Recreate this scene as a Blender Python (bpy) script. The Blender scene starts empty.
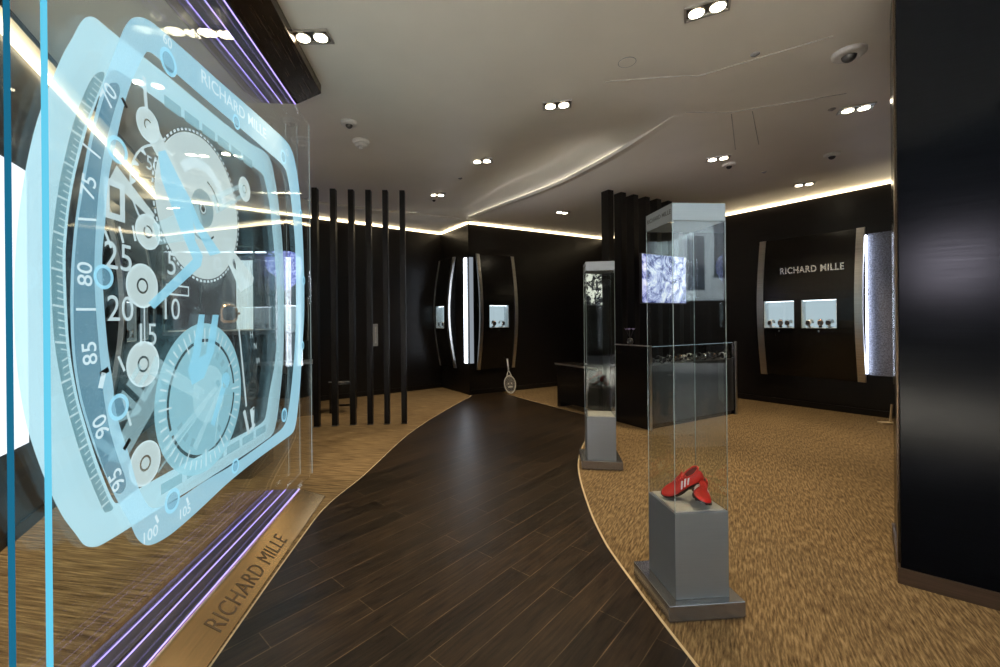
import bpy, bmesh, math, random
from mathutils import Vector, Matrix, Euler
random.seed(7)
PI = math.pi
C = bpy.context.scene.collection

# ------------------------------------------------------------------ helpers
class MB:
    """collects shapes for one mesh object"""
    def __init__(self):
        self.bm = bmesh.new(); self.M = Matrix.Identity(4)
    def v(self, *p):
        return self.bm.verts.new(self.M @ Vector(p))
    def face(self, vs, mi=0):
        try:
            f = self.bm.faces.new(vs); f.material_index = mi; return f
        except ValueError:
            return None
    def box(self, x0, x1, y0, y1, z0, z1, mi=0):
        p = [self.v(x, y, z) for z in (z0, z1) for (x, y) in ((x0, y0), (x1, y0), (x1, y1), (x0, y1))]
        for q in ((3, 2, 1, 0), (4, 5, 6, 7), (0, 1, 5, 4), (1, 2, 6, 5), (2, 3, 7, 6), (3, 0, 4, 7)):
            self.face([p[i] for i in q], mi)
        return self
    def prism(self, pts, z0, z1):
        a = [self.v(x, y, z0) for x, y in pts]; b = [self.v(x, y, z1) for x, y in pts]
        n = len(pts)
        self.face(list(reversed(a))); self.face(b)
        for i in range(n):
            self.face([a[i], a[(i + 1) % n], b[(i + 1) % n], b[i]])
        return self
    def rings(self, rings, cap0=True, cap1=True, closed=True):
        vr = [[self.v(*p) for p in r] for r in rings]
        n = len(vr[0])
        for a, b in zip(vr, vr[1:]):
            for i in range(n if closed else n - 1):
                self.face([a[i], a[(i + 1) % n], b[(i + 1) % n], b[i]])
        if cap0: self.face(list(reversed(vr[0])))
        if cap1: self.face(vr[-1])
        return self
    def lathe(self, prof, n=20, cx=0, cy=0, cap=True):
        return self.rings([[(cx + r * math.cos(2 * PI * i / n), cy + r * math.sin(2 * PI * i / n), z) for i in range(n)]
                           for r, z in prof], cap, cap)
    def tube(self, pts, r, n=8, closed=False):
        pts = [Vector(p) for p in pts]; m = len(pts); rs = []
        for i, p in enumerate(pts):
            t = (pts[(i + 1) % m] - pts[i - 1]) if closed else (pts[min(i + 1, m - 1)] - pts[max(i - 1, 0)])
            t.normalize()
            up = Vector((0, 0, 1)) if abs(t.z) < .9 else Vector((0, 1, 0))
            a = t.cross(up).normalized(); b = t.cross(a)
            rr = r[i] if isinstance(r, (list, tuple)) else r
            rs.append([tuple(p + a * math.cos(2 * PI * k / n) * rr + b * math.sin(2 * PI * k / n) * rr) for k in range(n)])
        if closed:
            rs.append(rs[0])
        return self.rings(rs, not closed, not closed)
    def build(self, name, mat, parent=None, smooth=False, bevel=0, loc=None):
        bmesh.ops.remove_doubles(self.bm, verts=self.bm.verts, dist=1e-6)
        bmesh.ops.recalc_face_normals(self.bm, faces=self.bm.faces)
        me = bpy.data.meshes.new(name); self.bm.to_mesh(me); self.bm.free()
        for m in (mat if isinstance(mat, (list, tuple)) else [mat]): me.materials.append(m)
        if smooth:
            for p in me.polygons: p.use_smooth = True
        o = bpy.data.objects.new(name, me); C.objects.link(o)
        if parent: o.parent = parent
        if loc: o.location = loc
        if bevel:
            b = o.modifiers.new('bevel', 'BEVEL'); b.width = bevel; b.segments = 2; b.limit_method = 'ANGLE'
            b.harden_normals = False
        return o

def tag(o, label, cat, group=None, kind=None):
    o['label'] = label; o['category'] = cat
    if group: o['group'] = group
    if kind: o['kind'] = kind
    return o
def thing(name, label, cat, loc=(0, 0, 0), rz=0, group=None):
    o = bpy.data.objects.new(name, None); C.objects.link(o)
    o.location = loc; o.rotation_euler = (0, 0, rz)
    return tag(o, label, cat, group)
def struct(o, label=None):
    o['kind'] = 'structure'
    if label: o['label'] = label; o['category'] = 'room'
    return o
def copy_tree(o, parent=None):
    c = o.copy(); C.objects.link(c); c.parent = parent
    for ch in [x for x in bpy.data.objects if x.parent == o]:
        copy_tree(ch, c)
    return c
def text_obj(name, body, size, mat, parent, matrix, extrude=0.002, sx=1.0, bold=0.0, align='CENTER', space=1.0, shear=0, fit=None):
    cu = bpy.data.curves.new(name, 'FONT'); cu.body = body; cu.size = size; cu.extrude = extrude
    cu.align_x = align; cu.align_y = 'CENTER'; cu.offset = bold; cu.space_character = space; cu.resolution_u = 4; cu.shear = shear
    t = bpy.data.objects.new(name, cu); C.objects.link(t)
    bpy.context.view_layer.update()
    me = bpy.data.meshes.new_from_object(t.evaluated_get(bpy.context.evaluated_depsgraph_get()))
    bpy.data.objects.remove(t); bpy.data.curves.remove(cu)
    me.transform(Matrix.Scale(sx, 4, (1, 0, 0)))
    if fit:   # stretch the letters to a set width and height
        xs = [v.co.x for v in me.vertices]; ys_ = [v.co.y for v in me.vertices]
        me.transform(Matrix.Translation((-(max(xs) + min(xs)) / 2, -(max(ys_) + min(ys_)) / 2, 0)))
        me.transform(Matrix.Diagonal((fit[0] / (max(xs) - min(xs)), fit[1] / (max(ys_) - min(ys_)), 1, 1)))
    me.transform(matrix)
    me.materials.clear(); me.materials.append(mat); me.name = name
    o = bpy.data.objects.new(name, me); C.objects.link(o); o.parent = parent
    return o
def fill_obj(name, splines, mat, parent, matrix):
    """flat filled shape (holes allowed) as a mesh"""
    cu = bpy.data.curves.new(name, 'CURVE'); cu.dimensions = '2D'; cu.fill_mode = 'BOTH'
    for pts in splines:
        s = cu.splines.new('POLY'); s.points.add(len(pts) - 1); s.use_cyclic_u = True
        for q, (x, y) in zip(s.points, pts): q.co = (x, y, 0, 1)
    t = bpy.data.objects.new(name, cu); C.objects.link(t)
    bpy.context.view_layer.update()
    me = bpy.data.meshes.new_from_object(t.evaluated_get(bpy.context.evaluated_depsgraph_get()))
    bpy.data.objects.remove(t); bpy.data.curves.remove(cu)
    me.transform(matrix); me.materials.clear(); me.materials.append(mat); me.name = name
    o = bpy.data.objects.new(name, me); C.objects.link(o); o.parent = parent
    return o
def smooth_loop(pts, k=4):
    n = len(pts); out = []
    for i in range(n):
        p0, p1, p2, p3 = (Vector(pts[(i + j) % n]) for j in (-1, 0, 1, 2))
        for q in range(k):
            t = q / k
            out.append(tuple(0.5 * ((2 * p1) + (-p0 + p2) * t + (2 * p0 - 5 * p1 + 4 * p2 - p3) * t * t + (-p0 + 3 * p1 - 3 * p2 + p3) * t ** 3)))
    return out
def circle(c, r, n=40, a0=0, a1=2 * PI):
    m = n if abs(a1 - a0 - 2 * PI) < 1e-6 else n + 1
    return [(c[0] + r * math.cos(a0 + (a1 - a0) * i / n), c[1] + r * math.sin(a0 + (a1 - a0) * i / n)) for i in range(m)]
def arc_band(c, r0, r1, a0, a1, n=24):
    return circle(c, r1, n, a0, a1) + list(reversed(circle(c, r0, n, a0, a1)))
def bar2(p, q, w0, w1=None):
    p, q = Vector(p), Vector(q); d = (q - p).normalized(); nn = Vector((-d.y, d.x)); w1 = w1 or w0
    return [tuple(p + nn * w0 / 2), tuple(p - nn * w0 / 2), tuple(q - nn * w1 / 2), tuple(q + nn * w1 / 2)]

# ------------------------------------------------------------------ materials
def newmat(name):
    m = bpy.data.materials.new(name); m.use_nodes = True
    nt = m.node_tree; nt.nodes.clear()
    out = nt.nodes.new('ShaderNodeOutputMaterial')
    return m, nt, out
def N(nt, t, **k):
    n = nt.nodes.new(t)
    for a, b in k.items():
        if a in n.inputs: n.inputs[a].default_value = b
        else: setattr(n, a, b)
    return n
def pbr(name, col, rough=.5, metal=0.0, spec=.5, grain=None, bump=0.0, emis=None, estr=0, coat=0):
    """grain=(scale xyz, amount): procedural streaks in object space vary colour and roughness"""
    m, nt, out = newmat(name)
    p = N(nt, 'ShaderNodeBsdfPrincipled'); nt.links.new(p.outputs[0], out.inputs[0])
    p.inputs['Base Color'].default_value = (*col, 1); p.inputs['Roughness'].default_value = rough
    p.inputs['Metallic'].default_value = metal; p.inputs['Specular IOR Level'].default_value = spec
    if coat: p.inputs['Coat Weight'].default_value = coat; p.inputs['Coat Roughness'].default_value = .12
    if emis: p.inputs['Emission Color'].default_value = (*emis, 1); p.inputs['Emission Strength'].default_value = estr
    sc, am = grain or ((40, 40, 40), .08)
    tc = N(nt, 'ShaderNodeTexCoord'); mp = N(nt, 'ShaderNodeMapping'); mp.inputs['Scale'].default_value = sc
    nz = N(nt, 'ShaderNodeTexNoise', Scale=1.0, Detail=4.0)
    nt.links.new(tc.outputs['Object'], mp.inputs[0]); nt.links.new(mp.outputs[0], nz.inputs['Vector'])
    r = N(nt, 'ShaderNodeValToRGB')
    r.color_ramp.elements[0].position = .3; r.color_ramp.elements[1].position = .7
    r.color_ramp.elements[0].color = (*[max(0, c * (1 - am)) for c in col], 1)
    r.color_ramp.elements[1].color = (*[min(1, c * (1 + am)) for c in col], 1)
    nt.links.new(nz.outputs['Fac'], r.inputs[0]); nt.links.new(r.outputs[0], p.inputs['Base Color'])
    mr = N(nt, 'ShaderNodeMapRange'); mr.inputs['To Min'].default_value = max(.02, rough * (1 - am)); mr.inputs['To Max'].default_value = min(1, rough * (1 + am))
    nt.links.new(nz.outputs['Fac'], mr.inputs[0]); nt.links.new(mr.outputs[0], p.inputs['Roughness'])
    if bump:
        b = N(nt, 'ShaderNodeBump', Strength=bump, Distance=.01); nt.links.new(nz.outputs['Fac'], b.inputs['Height'])
        nt.links.new(b.outputs[0], p.inputs['Normal'])
    return m
def emit(name, col, s):
    m, nt, out = newmat(name)
    e = N(nt, 'ShaderNodeEmission', Strength=s); e.inputs[0].default_value = (*col, 1)
    nt.links.new(e.outputs[0], out.inputs[0]); return m
def glass(name, tint, base=.045, gcol=(1, 1, 1)):
    m, nt, out = newmat(name)
    t = N(nt, 'ShaderNodeBsdfTransparent'); t.inputs[0].default_value = (*tint, 1)
    g = N(nt, 'ShaderNodeBsdfGlossy', Roughness=.0); g.inputs[0].default_value = (*gcol, 1)
    lw = N(nt, 'ShaderNodeLayerWeight', Blend=.5)
    pw = N(nt, 'ShaderNodeMath', operation='POWER'); pw.inputs[1].default_value = 5
    ma = N(nt, 'ShaderNodeMath', operation='MULTIPLY_ADD'); ma.inputs[1].default_value = 1 - base; ma.inputs[2].default_value = base
    mx = N(nt, 'ShaderNodeMixShader'); L = nt.links.new
    L(lw.outputs['Facing'], pw.inputs[0]); L(pw.outputs[0], ma.inputs[0]); L(ma.outputs[0], mx.inputs[0])
    L(t.outputs[0], mx.inputs[1]); L(g.outputs[0], mx.inputs[2]); L(mx.outputs[0], out.inputs[0]); return m
def frost(name, alpha, col, e):
    """edge-lit sandblasted glass: scatters room light and the light fed in at the glass edges"""
    m, nt, out = newmat(name); L = nt.links.new
    t = N(nt, 'ShaderNodeBsdfTransparent')
    d = N(nt, 'ShaderNodeBsdfDiffuse'); d.inputs[0].default_value = (.20, .23, .24, 1)
    em = N(nt, 'ShaderNodeEmission', Strength=e); em.inputs[0].default_value = (*col, 1)
    ad = N(nt, 'ShaderNodeAddShader'); mx = N(nt, 'ShaderNodeMixShader')
    tc = N(nt, 'ShaderNodeTexCoord'); nz = N(nt, 'ShaderNodeTexNoise', Scale=160.0, Detail=2.0)
    ma = N(nt, 'ShaderNodeMapRange'); ma.inputs['To Min'].default_value = alpha - .06; ma.inputs['To Max'].default_value = alpha + .06
    L(tc.outputs['Object'], nz.inputs['Vector']); L(nz.outputs['Fac'], ma.inputs[0])
    L(d.outputs[0], ad.inputs[0]); L(em.outputs[0], ad.inputs[1]); L(ma.outputs[0], mx.inputs[0])
    L(t.outputs[0], mx.inputs[1]); L(ad.outputs[0], mx.inputs[2]); L(mx.outputs[0], out.inputs[0]); return m
def carpet(name, ang, sc=(9, 75, 1)):
    m, nt, out = newmat(name); L = nt.links.new
    p = N(nt, 'ShaderNodeBsdfPrincipled', Roughness=.9); L(p.outputs[0], out.inputs[0]); p.inputs['Specular IOR Level'].default_value = .15
    tc = N(nt, 'ShaderNodeTexCoord'); mp = N(nt, 'ShaderNodeMapping'); mp.inputs['Rotation'].default_value = (0, 0, ang)
    m2 = N(nt, 'ShaderNodeMapping'); m2.inputs['Scale'].default_value = sc
    n1 = N(nt, 'ShaderNodeTexNoise', Scale=1.0, Detail=5.0, Roughness=.6)
    m3 = N(nt, 'ShaderNodeMapping'); m3.inputs['Scale'].default_value = (1.2, 2.4, 1)
    n2 = N(nt, 'ShaderNodeTexNoise', Scale=1.0, Detail=2.0)
    L(tc.outputs['Object'], mp.inputs[0]); L(mp.outputs[0], m2.inputs[0]); L(mp.outputs[0], m3.inputs[0])
    L(m2.outputs[0], n1.inputs['Vector']); L(m3.outputs[0], n2.inputs['Vector'])
    r = N(nt, 'ShaderNodeValToRGB'); e = r.color_ramp.elements
    e[0].position = .33; e[0].color = (.075, .045, .019, 1); e[1].position = .68; e[1].color = (.38, .268, .135, 1)
    x = e.new(.5); x.color = (.20, .134, .063, 1)
    L(n1.outputs['Fac'], r.inputs[0])
    mx = N(nt, 'ShaderNodeMix', data_type='RGBA', blend_type='MULTIPLY'); mx.inputs[0].default_value = .35
    L(r.outputs[0], mx.inputs[6]); L(r.outputs[0], mx.inputs[6]); L(n2.outputs['Fac'], mx.inputs[7]); L(mx.outputs[2], p.inputs['Base Color'])
    b = N(nt, 'ShaderNodeBump', Strength=.5, Distance=.01); L(n1.outputs['Fac'], b.inputs['Height']); L(b.outputs[0], p.inputs['Normal'])
    return m
def planks(name, ang):
    m, nt, out = newmat(name); L = nt.links.new
    p = N(nt, 'ShaderNodeBsdfPrincipled', Roughness=.4); L(p.outputs[0], out.inputs[0]); p.inputs['Specular IOR Level'].default_value = .3
    tc = N(nt, 'ShaderNodeTexCoord'); mp = N(nt, 'ShaderNodeMapping'); mp.inputs['Rotation'].default_value = (0, 0, ang)
    br = N(nt, 'ShaderNodeTexBrick'); br.offset = .37
    for k, v in (('Scale', 1.0), ('Mortar Size', .0022), ('Mortar Smooth', .1), ('Bias', 0.0), ('Brick Width', 1.15), ('Row Height', .135)):
        br.inputs[k].default_value = v
    br.inputs['Color1'].default_value = (.010, .0065, .0036, 1); br.inputs['Color2'].default_value = (.022, .014, .0075, 1)
    br.inputs['Mortar'].default_value = (.075, .055, .036, 1)
    g = N(nt, 'ShaderNodeMapping'); g.inputs['Scale'].default_value = (4, 60, 1); nz = N(nt, 'ShaderNodeTexNoise', Scale=1.0, Detail=6.0, Roughness=.65)
    L(tc.outputs['Object'], mp.inputs[0]); L(mp.outputs[0], br.inputs['Vector']); L(mp.outputs[0], g.inputs[0]); L(g.outputs[0], nz.inputs['Vector'])
    r = N(nt, 'ShaderNodeValToRGB'); r.color_ramp.elements[0].position = .35; r.color_ramp.elements[0].color = (.3, .3, .3, 1)
    r.color_ramp.elements[1].position = .75; r.color_ramp.elements[1].color = (2.3, 2.1, 1.8, 1); L(nz.outputs['Fac'], r.inputs[0])
    mx = N(nt, 'ShaderNodeMix', data_type='RGBA', blend_type='MULTIPLY'); mx.inputs[0].default_value = 1
    L(br.outputs['Color'], mx.inputs[6]); L(r.outputs[0], mx.inputs[7]); L(mx.outputs[2], p.inputs['Base Color'])
    rr = N(nt, 'ShaderNodeMapRange'); rr.inputs['To Min'].default_value = .27; rr.inputs['To Max'].default_value = .45; L(nz.outputs['Fac'], rr.inputs[0]); L(rr.outputs[0], p.inputs['Roughness'])
    b = N(nt, 'ShaderNodeBump', Strength=.25, Distance=.004); L(nz.outputs['Fac'], b.inputs['Height']); L(b.outputs[0], p.inputs['Normal'])
    return m
def screen_mat(name, cols, scale, strength, kind='rings', center=(0, 0, 0)):
    """picture shown on a lit screen: a procedural tangle of rings and blotches"""
    m, nt, out = newmat(name); L = nt.links.new
    e = N(nt, 'ShaderNodeEmission', Strength=strength); L(e.outputs[0], out.inputs[0])
    tc = N(nt, 'ShaderNodeTexCoord'); mp = N(nt, 'ShaderNodeMapping'); mp.inputs['Location'].default_value = center
    L(tc.outputs['Object'], mp.inputs[0])
    nz = N(nt, 'ShaderNodeTexNoise', Scale=scale, Detail=6.0, Roughness=.7, Distortion=2.2 if kind == 'rings' else .6); L(mp.outputs[0], nz.inputs['Vector'])
    wv = N(nt, 'ShaderNodeTexWave', wave_type='RINGS', rings_direction='SPHERICAL', Scale=scale * .55, Distortion=5.0, Detail=3.0); L(mp.outputs[0], wv.inputs['Vector'])
    mi = N(nt, 'ShaderNodeMix', data_type='FLOAT'); mi.inputs[0].default_value = .05 if kind == 'rings' else .0
    L(nz.outputs['Fac'], mi.inputs[2]); L(wv.outputs['Fac'], mi.inputs[3])
    r = N(nt, 'ShaderNodeValToRGB'); el = r.color_ramp.elements
    el[0].position = cols[0][0]; el[0].color = (*cols[0][1], 1); el[1].position = cols[-1][0]; el[1].color = (*cols[-1][1], 1)
    for ps, c in cols[1:-1]:
        x = el.new(ps); x.color = (*c, 1)
    L(mi.outputs[0], r.inputs[0]); L(r.outputs[0], e.inputs[0]); return m

M = {}
M['wall'] = pbr('black_timber', (.0075, .0058, .0046), .34, spec=.3, grain=((3, 3, 120), .35), bump=.05)
M['pillar'] = pbr('black_grained_timber', (.0025, .0032, .0045), .16, spec=.05, grain=((4, 4, 160), .3), bump=.004)
M['lacquer'] = pbr('black_lacquer', (.007, .006, .005), .24, spec=.4, grain=((60, 3, 3), .3))
M['slat'] = pbr('black_slat', (.0045, .0036, .003), .42, spec=.2, grain=((60, 60, 4), .3))
M['ceil'] = pbr('ceiling_paint', (.87, .83, .74), .45, grain=((1.3, 1.3, 1.3), .04), spec=.35)
M['white'] = pbr('white_plastic', (.78, .76, .72), .4)
M['grey'] = pbr('grey_plastic', (.3, .3, .3), .4)
M['jointgrey'] = pbr('joint_filler', (.42, .40, .37), .6)
M['dark'] = pbr('dark_plastic', (.03, .03, .03), .3)
M['carpetL'] = carpet('streaked_carpet_left', math.radians(15), (4, 80, 1)); M['carpetR'] = carpet('streaked_carpet_right', math.radians(-54), (13, 95, 1))
M['wood'] = planks('dark_oak_planks', math.radians(-43))
M['edge'] = pbr('cream_edge', (.55, .43, .26), .45)
M['kick'] = pbr('bronze_skirting', (.10, .07, .045), .35, metal=.6, grain=((3, 3, 90), .2))
M['steel'] = pbr('brushed_steel', (.62, .61, .585), .34, metal=1, grain=((4, 4, 220), .18))
M['satin'] = pbr('satin_grey_metal', (.24, .265, .275), .42, metal=.6, grain=((6, 6, 700), .05))
M['plinth'] = pbr('dark_polished_plinth', (.30, .30, .30), .25, metal=.85, grain=((5, 5, 300), .05))
M['warmsteel'] = pbr('warm_lit_steel', (.80, .56, .29), .22, metal=1, grain=((400, 3, 3), .12))  # steel; the warm light it reflects is put into this golden colour
M['engrave'] = pbr('engraved_metal', (.10, .062, .03), .6)
M['slotmetal'] = pbr('slot_metal', (.13, .12, .16), .38, metal=.8, grain=((90, 3, 3), .05))
M['bronze'] = pbr('dark_bronze', (.05, .034, .02), .26, metal=.7, grain=((120, 4, 4), .25))
M['glass'] = glass('clear_glass', (.965, .982, .977), .032)
M['panel'] = glass('panel_glass', (.98, .994, .992), .036)
M['vframe'] = pbr('dark_green_frame', (.035, .06, .055), .3)
M['seam'] = pbr('glass_edge', (.34, .42, .40), .12, spec=.8)
M['edgeA'] = emit('edge_lit_glass_cyan', (.12, .56, .78), .80)
M['edgeB'] = emit('edge_lit_glass_blue', (.02, .24, .42), .45)
M['edgeF'] = emit('edge_lit_glass_far', (.50, .62, .62), .35)
M['fA'] = frost('frost_dense', .84, (.56, .88, 1), .74)
M['fA2'] = frost('frost_track', .74, (.36, .76, .90), .42)
M['fB'] = frost('frost_blue', .66, (.40, .80, 1), .64)
M['fB2'] = frost('frost_band', .58, (.20, .60, .86), .42)
M['fM'] = frost('frost_disc', .82, (.72, .90, .92), .62)
M['fL'] = frost('frost_lower_disc', .72, (.40, .84, 1), .60)
M['fM2'] = frost('frost_disc_light', .42, (.54, .88, .98), .60)
M['fH'] = frost('frost_hand', .80, (.30, .76, 1), .66)
M['fT'] = frost('frost_white', .72, (.74, .94, 1), .68)
M['ink'] = pbr('clear_cut', (.02, .03, .035), .3)
M['uv'] = emit('violet_edge_light', (.42, .33, 1), 2.0)
M['warm'] = emit('warm_led', (1, .80, .50), 4.6)
M['cool'] = emit('cool_led', (.80, .88, 1), 5.0)
M['coolp'] = emit('cool_light_panel', (.86, .90, 1), 1.1)
M['coolhot'] = emit('bright_cool_led', (.74, .82, 1), 11.0)
M['barglow'] = emit('bar_light_glow', (.62, .70, .80), .3)  # weak emission standing for light falling on the grey corner strip
M['bulb'] = emit('lamp_bulb', (1, .86, .62), 16.0)
M['niche'] = emit('lit_niche', (.72, .90, 1), .45)
M['nichewhite'] = pbr('niche_lining', (.7, .76, .78), .5)
M['texture'] = pbr('textured_wall_panel', (.16, .165, .20), .55, grain=((70, 70, 70), .7), bump=.5)
M['letter'] = pbr('silver_letter', (.80, .78, .75), .25, metal=.9)
M['red'] = pbr('red_leather', (.50, .016, .010), .38, grain=((90, 90, 90), .12))
M['redlace'] = pbr('red_lace', (.72, .05, .035), .7)
M['lining'] = pbr('dark_lining', (.10, .008, .008), .8)
M['stripe'] = pbr('white_stripe', (.85, .83, .82), .45)
M['sole'] = pbr('black_sole', (.013, .013, .014), .4)
M['stone'] = pbr('case_shelf', (.56, .53, .47), .5)
M['strapk'] = pbr('black_rubber', (.02, .02, .022), .5)
M['strapw'] = pbr('white_rubber', (.75, .75, .74), .5)
M['straps'] = pbr('silver_link', (.7, .7, .7), .2, metal=1)
M['strapg'] = pbr('rose_gold', (.75, .46, .30), .22, metal=1)
M['dial'] = pbr('watch_dial', (.05, .05, .06), .3, grain=((600, 600, 600), .6))
M['mallfloor'] = pbr('pale_stone_floor', (.50, .49, .47), .6)
M['mallwall'] = pbr('pale_facade', (.42, .49, .51), .7)
M['pane_dark'] = pbr('dark_window', (.05, .07, .09), .15)
M['tvblue'] = screen_mat('screen_blue_picture', [(.30, (.004, .005, .02)), (.45, (.05, .06, .22)), (.55, (.35, .38, .75)), (.68, (.85, .9, 1))], 7, .85)
M['tvpale'] = screen_mat('screen_pale_picture', [(.34, (.01, .012, .04)), (.43, (.10, .12, .34)), (.52, (.50, .54, .86)), (.62, (.95, .97, 1))], 3.4, .72)
M['tvart'] = screen_mat('screen_black_white_picture', [(.42, (.01, .01, .012)), (.5, (.05, .05, .05)), (.53, (.8, .8, .68)), (.7, (.9, .9, .78))], 6, .75, 'blot')
M['skull'] = screen_mat('screen_watch_picture', [(.36, (.01, .012, .1)), (.46, (.12, .14, .6)), (.55, (.45, .5, 1)), (.66, (.9, .93, 1))], 12, 1.25)
M['string'] = pbr('white_string', (.7, .68, .6), .5)

# ------------------------------------------------------------------ room plan (metres, camera stands at 0,0)
H = 3.3
LWn, LWf = (-2.05, 1.06), (-4.245, 6.575)
LWm = (-2.78, 2.891)
BLr = (-.067, 9.016); COR = (.455, 8.001); BRr = (3.741, 9.44); RWn = (6.9, 4.07)
FOLD = [(.517, 7.764), (1.014, 6.864), (1.654, 5.877), (1.92, 5.096), (2.066, 4.509), (2.225, 3.655), (2.3, 2.9)]
def _cr(pts, k=8):
    out = []
    for i in range(len(pts) - 1):
        p0, p1, p2, p3 = (Vector(pts[min(max(i + j, 0), len(pts) - 1)]) for j in (-1, 0, 1, 2))
        for q in range(k):
            t = q / k; out.append(tuple(0.5 * ((2 * p1) + (-p0 + p2) * t + (2 * p0 - 5 * p1 + 4 * p2 - p3) * t * t + (-p0 + 3 * p1 - 3 * p2 + p3) * t ** 3)))
    return out + [tuple(pts[-1])]
FOLDS = _cr([(.30, 8.25), (.517, 7.764), (1.03, 6.864), (1.60, 5.877), (1.90, 5.096), (2.07, 4.509), (2.225, 3.655), (2.3, 2.9)])
def fold_x(y):
    f = FOLDS
    if y >= f[0][1]: return f[0][0]
    for (x0, y0), (x1, y1) in zip(f, f[1:]):
        if y >= y1: return x0 + (x1 - x0) * (y0 - y) / (y0 - y1)
    return f[-1][0]
def sm(a, b, x):
    t = min(1, max(0, (x - a) / (b - a))); return t * t * (3 - 2 * t)
def ceil_z(x, y):
    """flat ceiling with a raised field whose curved edge runs out towards the entrance"""
    d = fold_x(y) - x
    if d <= 0: return H
    h = .27 * sm(3.5, 5.2, y) * (1 - .35 * sm(6.2, 7.7, y)) * (1 - sm(7.7, 8.05, y))
    w = .26 + .25 * (1 - sm(3.6, 5.4, y))
    up = math.sin(min(1, d / w) * PI / 2)
    return H + h * up * (1 - sm(.5, 1.7, d))

def wall(name, a, b, z0=0, z1=H, th=.12, mat='wall'):
    dx, dy = b[0] - a[0], b[1] - a[1]; L = math.hypot(dx, dy)
    mb = MB(); mb.box(0, L, .0, th, z0, z1)
    o = mb.build(name, M[mat]); o.location = (a[0], a[1], 0); o.rotation_euler = (0, 0, math.atan2(dy, dx))
    return struct(o)
wall('wall_left', LWn, LWf); wall('wall_back_left', LWf, BLr); wall('wall_back_corner', BLr, COR)
wall('wall_back_right', COR, BRr); wall('wall_right', BRr, RWn)
wall('wall_front_right', (6.98, 4.0), (3.35, 1.95), 0, H + .1)
wall('wall_entrance_left', (-2.9, -.6), LWn, 0, H + .1)
# entrance pillar, set at 45 degrees
PC = Vector((2.383, 2.024)); e1 = Vector((.722, -.691)).normalized(); e2 = Vector((.734, .679)).normalized()
def pil(a, b): q = PC + e1 * a + e2 * b; return (q.x, q.y)
mb = MB(); mb.prism([pil(0, 0), pil(1.5, 0), pil(1.5, .65), pil(0, .65)], 0, H + .1)
struct(mb.build('wall_pillar', M['pillar'], bevel=.004))
mb = MB(); mb.prism([pil(-.012, -.012), pil(1.512, -.012), pil(1.512, .0), pil(.0, .0), pil(.0, .65), pil(-.012, .65)], 0, .082)
struct(mb.build('baseboard_pillar', M['kick']))
# strip of bare timber edging on the pillar's inner side
mb = MB(); mb.prism([pil(-.008, .05), pil(-.0005, .05), pil(-.0005, .16), pil(-.008, .16)], .085, H)
struct(mb.build('trim_1', M['kick']))
# skirtings
def skirting(name, a, b, h=.09):
    dx, dy = b[0] - a[0], b[1] - a[1]; L = math.hypot(dx, dy)
    mb = MB(); mb.box(0.02, L - .02, -.015, -.001, 0.001, h)
    o = mb.build(name, M['wall']); o.location = (a[0], a[1], 0); o.rotation_euler = (0, 0, math.atan2(dy, dx)); struct(o)
skirting('baseboard_right', BRr, RWn); skirting('baseboard_back_right', COR, BRr); skirting('baseboard_back_left', LWf, BLr)
skirting('baseboard_left', LWm, LWf)

# floor : carpet both sides, oak path between
seam = [(.1, -.6), (.1, 4), (.45, 6), (.75, 7.75), (.6, 8.2)]
mb = MB(); mb.prism([(-5, -.6)] + seam + [(.6, 9.6), (-5, 9.6)], -.06, 0); struct(mb.build('floor_left', M['carpetL']))
mb = MB(); mb.prism(list(reversed(seam)) + [(7.4, -.6), (7.4, 9.8), (.6, 9.8)], -.06, 0); struct(mb.build('floor_right', M['carpetR']))
def interp(pts, k=6):
    out = []
    for i in range(len(pts) - 1):
        p0, p1, p2, p3 = (Vector(pts[min(max(i + j, 0), len(pts) - 1)]) for j in (-1, 0, 1, 2))
        for q in range(k):
            t = q / k
            out.append(tuple(0.5 * ((2 * p1) + (-p0 + p2) * t + (2 * p0 - 5 * p1 + 4 * p2 - p3) * t * t + (-p0 + 3 * p1 - 3 * p2 + p3) * t ** 3)))
    out.append(tuple(pts[-1])); return out
PL = interp([(-.97, -.55), (-.972, .7), (-.968, 1.8), (-.947, 2.801), (-.91, 3.317), (-.75, 3.935), (-.515, 5.097), (-.29, 5.868), (.035, 6.764), (.407, 7.691), (.50, 8.0)])
PR1 = interp([(1.2, 7.93), (1.38, 7.5), (1.751, 6.699), (2.06, 6.05), (2.12, 5.75)])
PR2 = interp([(2.12, 5.72), (2.04, 5.45), (1.699, 4.922), (1.398, 4.305), (1.213, 3.769), (1.068, 3.109), (1.001, 2.665), (.984, 2.328), (.998, 1.614), (1.07, .7), (1.2, -.55)])
mb = MB(); mb.prism(list(reversed(PL)) + list(reversed([])) + PR2[::-1] + PR1[::-1] + [(1.1, 8.26)], .0005, .004)
struct(mb.build('floor_path', M['wood']))
def edge_strip(name, path, w):
    mb = MB(); n = len(path); rows = []
    for i, p in enumerate(path):
        t = (Vector(path[min(i + 1, n - 1)]) - Vector(path[max(i - 1, 0)])).normalized(); nn = Vector((-t.y, t.x))
        a = Vector(p) - nn * w / 2; b = Vector(p) + nn * w / 2
        rows.append([(a.x, a.y, .0006), (b.x, b.y, .0006), (b.x, b.y, .0055), (a.x, a.y, .0055)])
    mb.rings(rows); struct(mb.build(name, M['edge']))
edge_strip('trim_2', PL[10:], .008); edge_strip('trim_3', PR2, .013); edge_strip('trim_4', PR1, .008)

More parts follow.
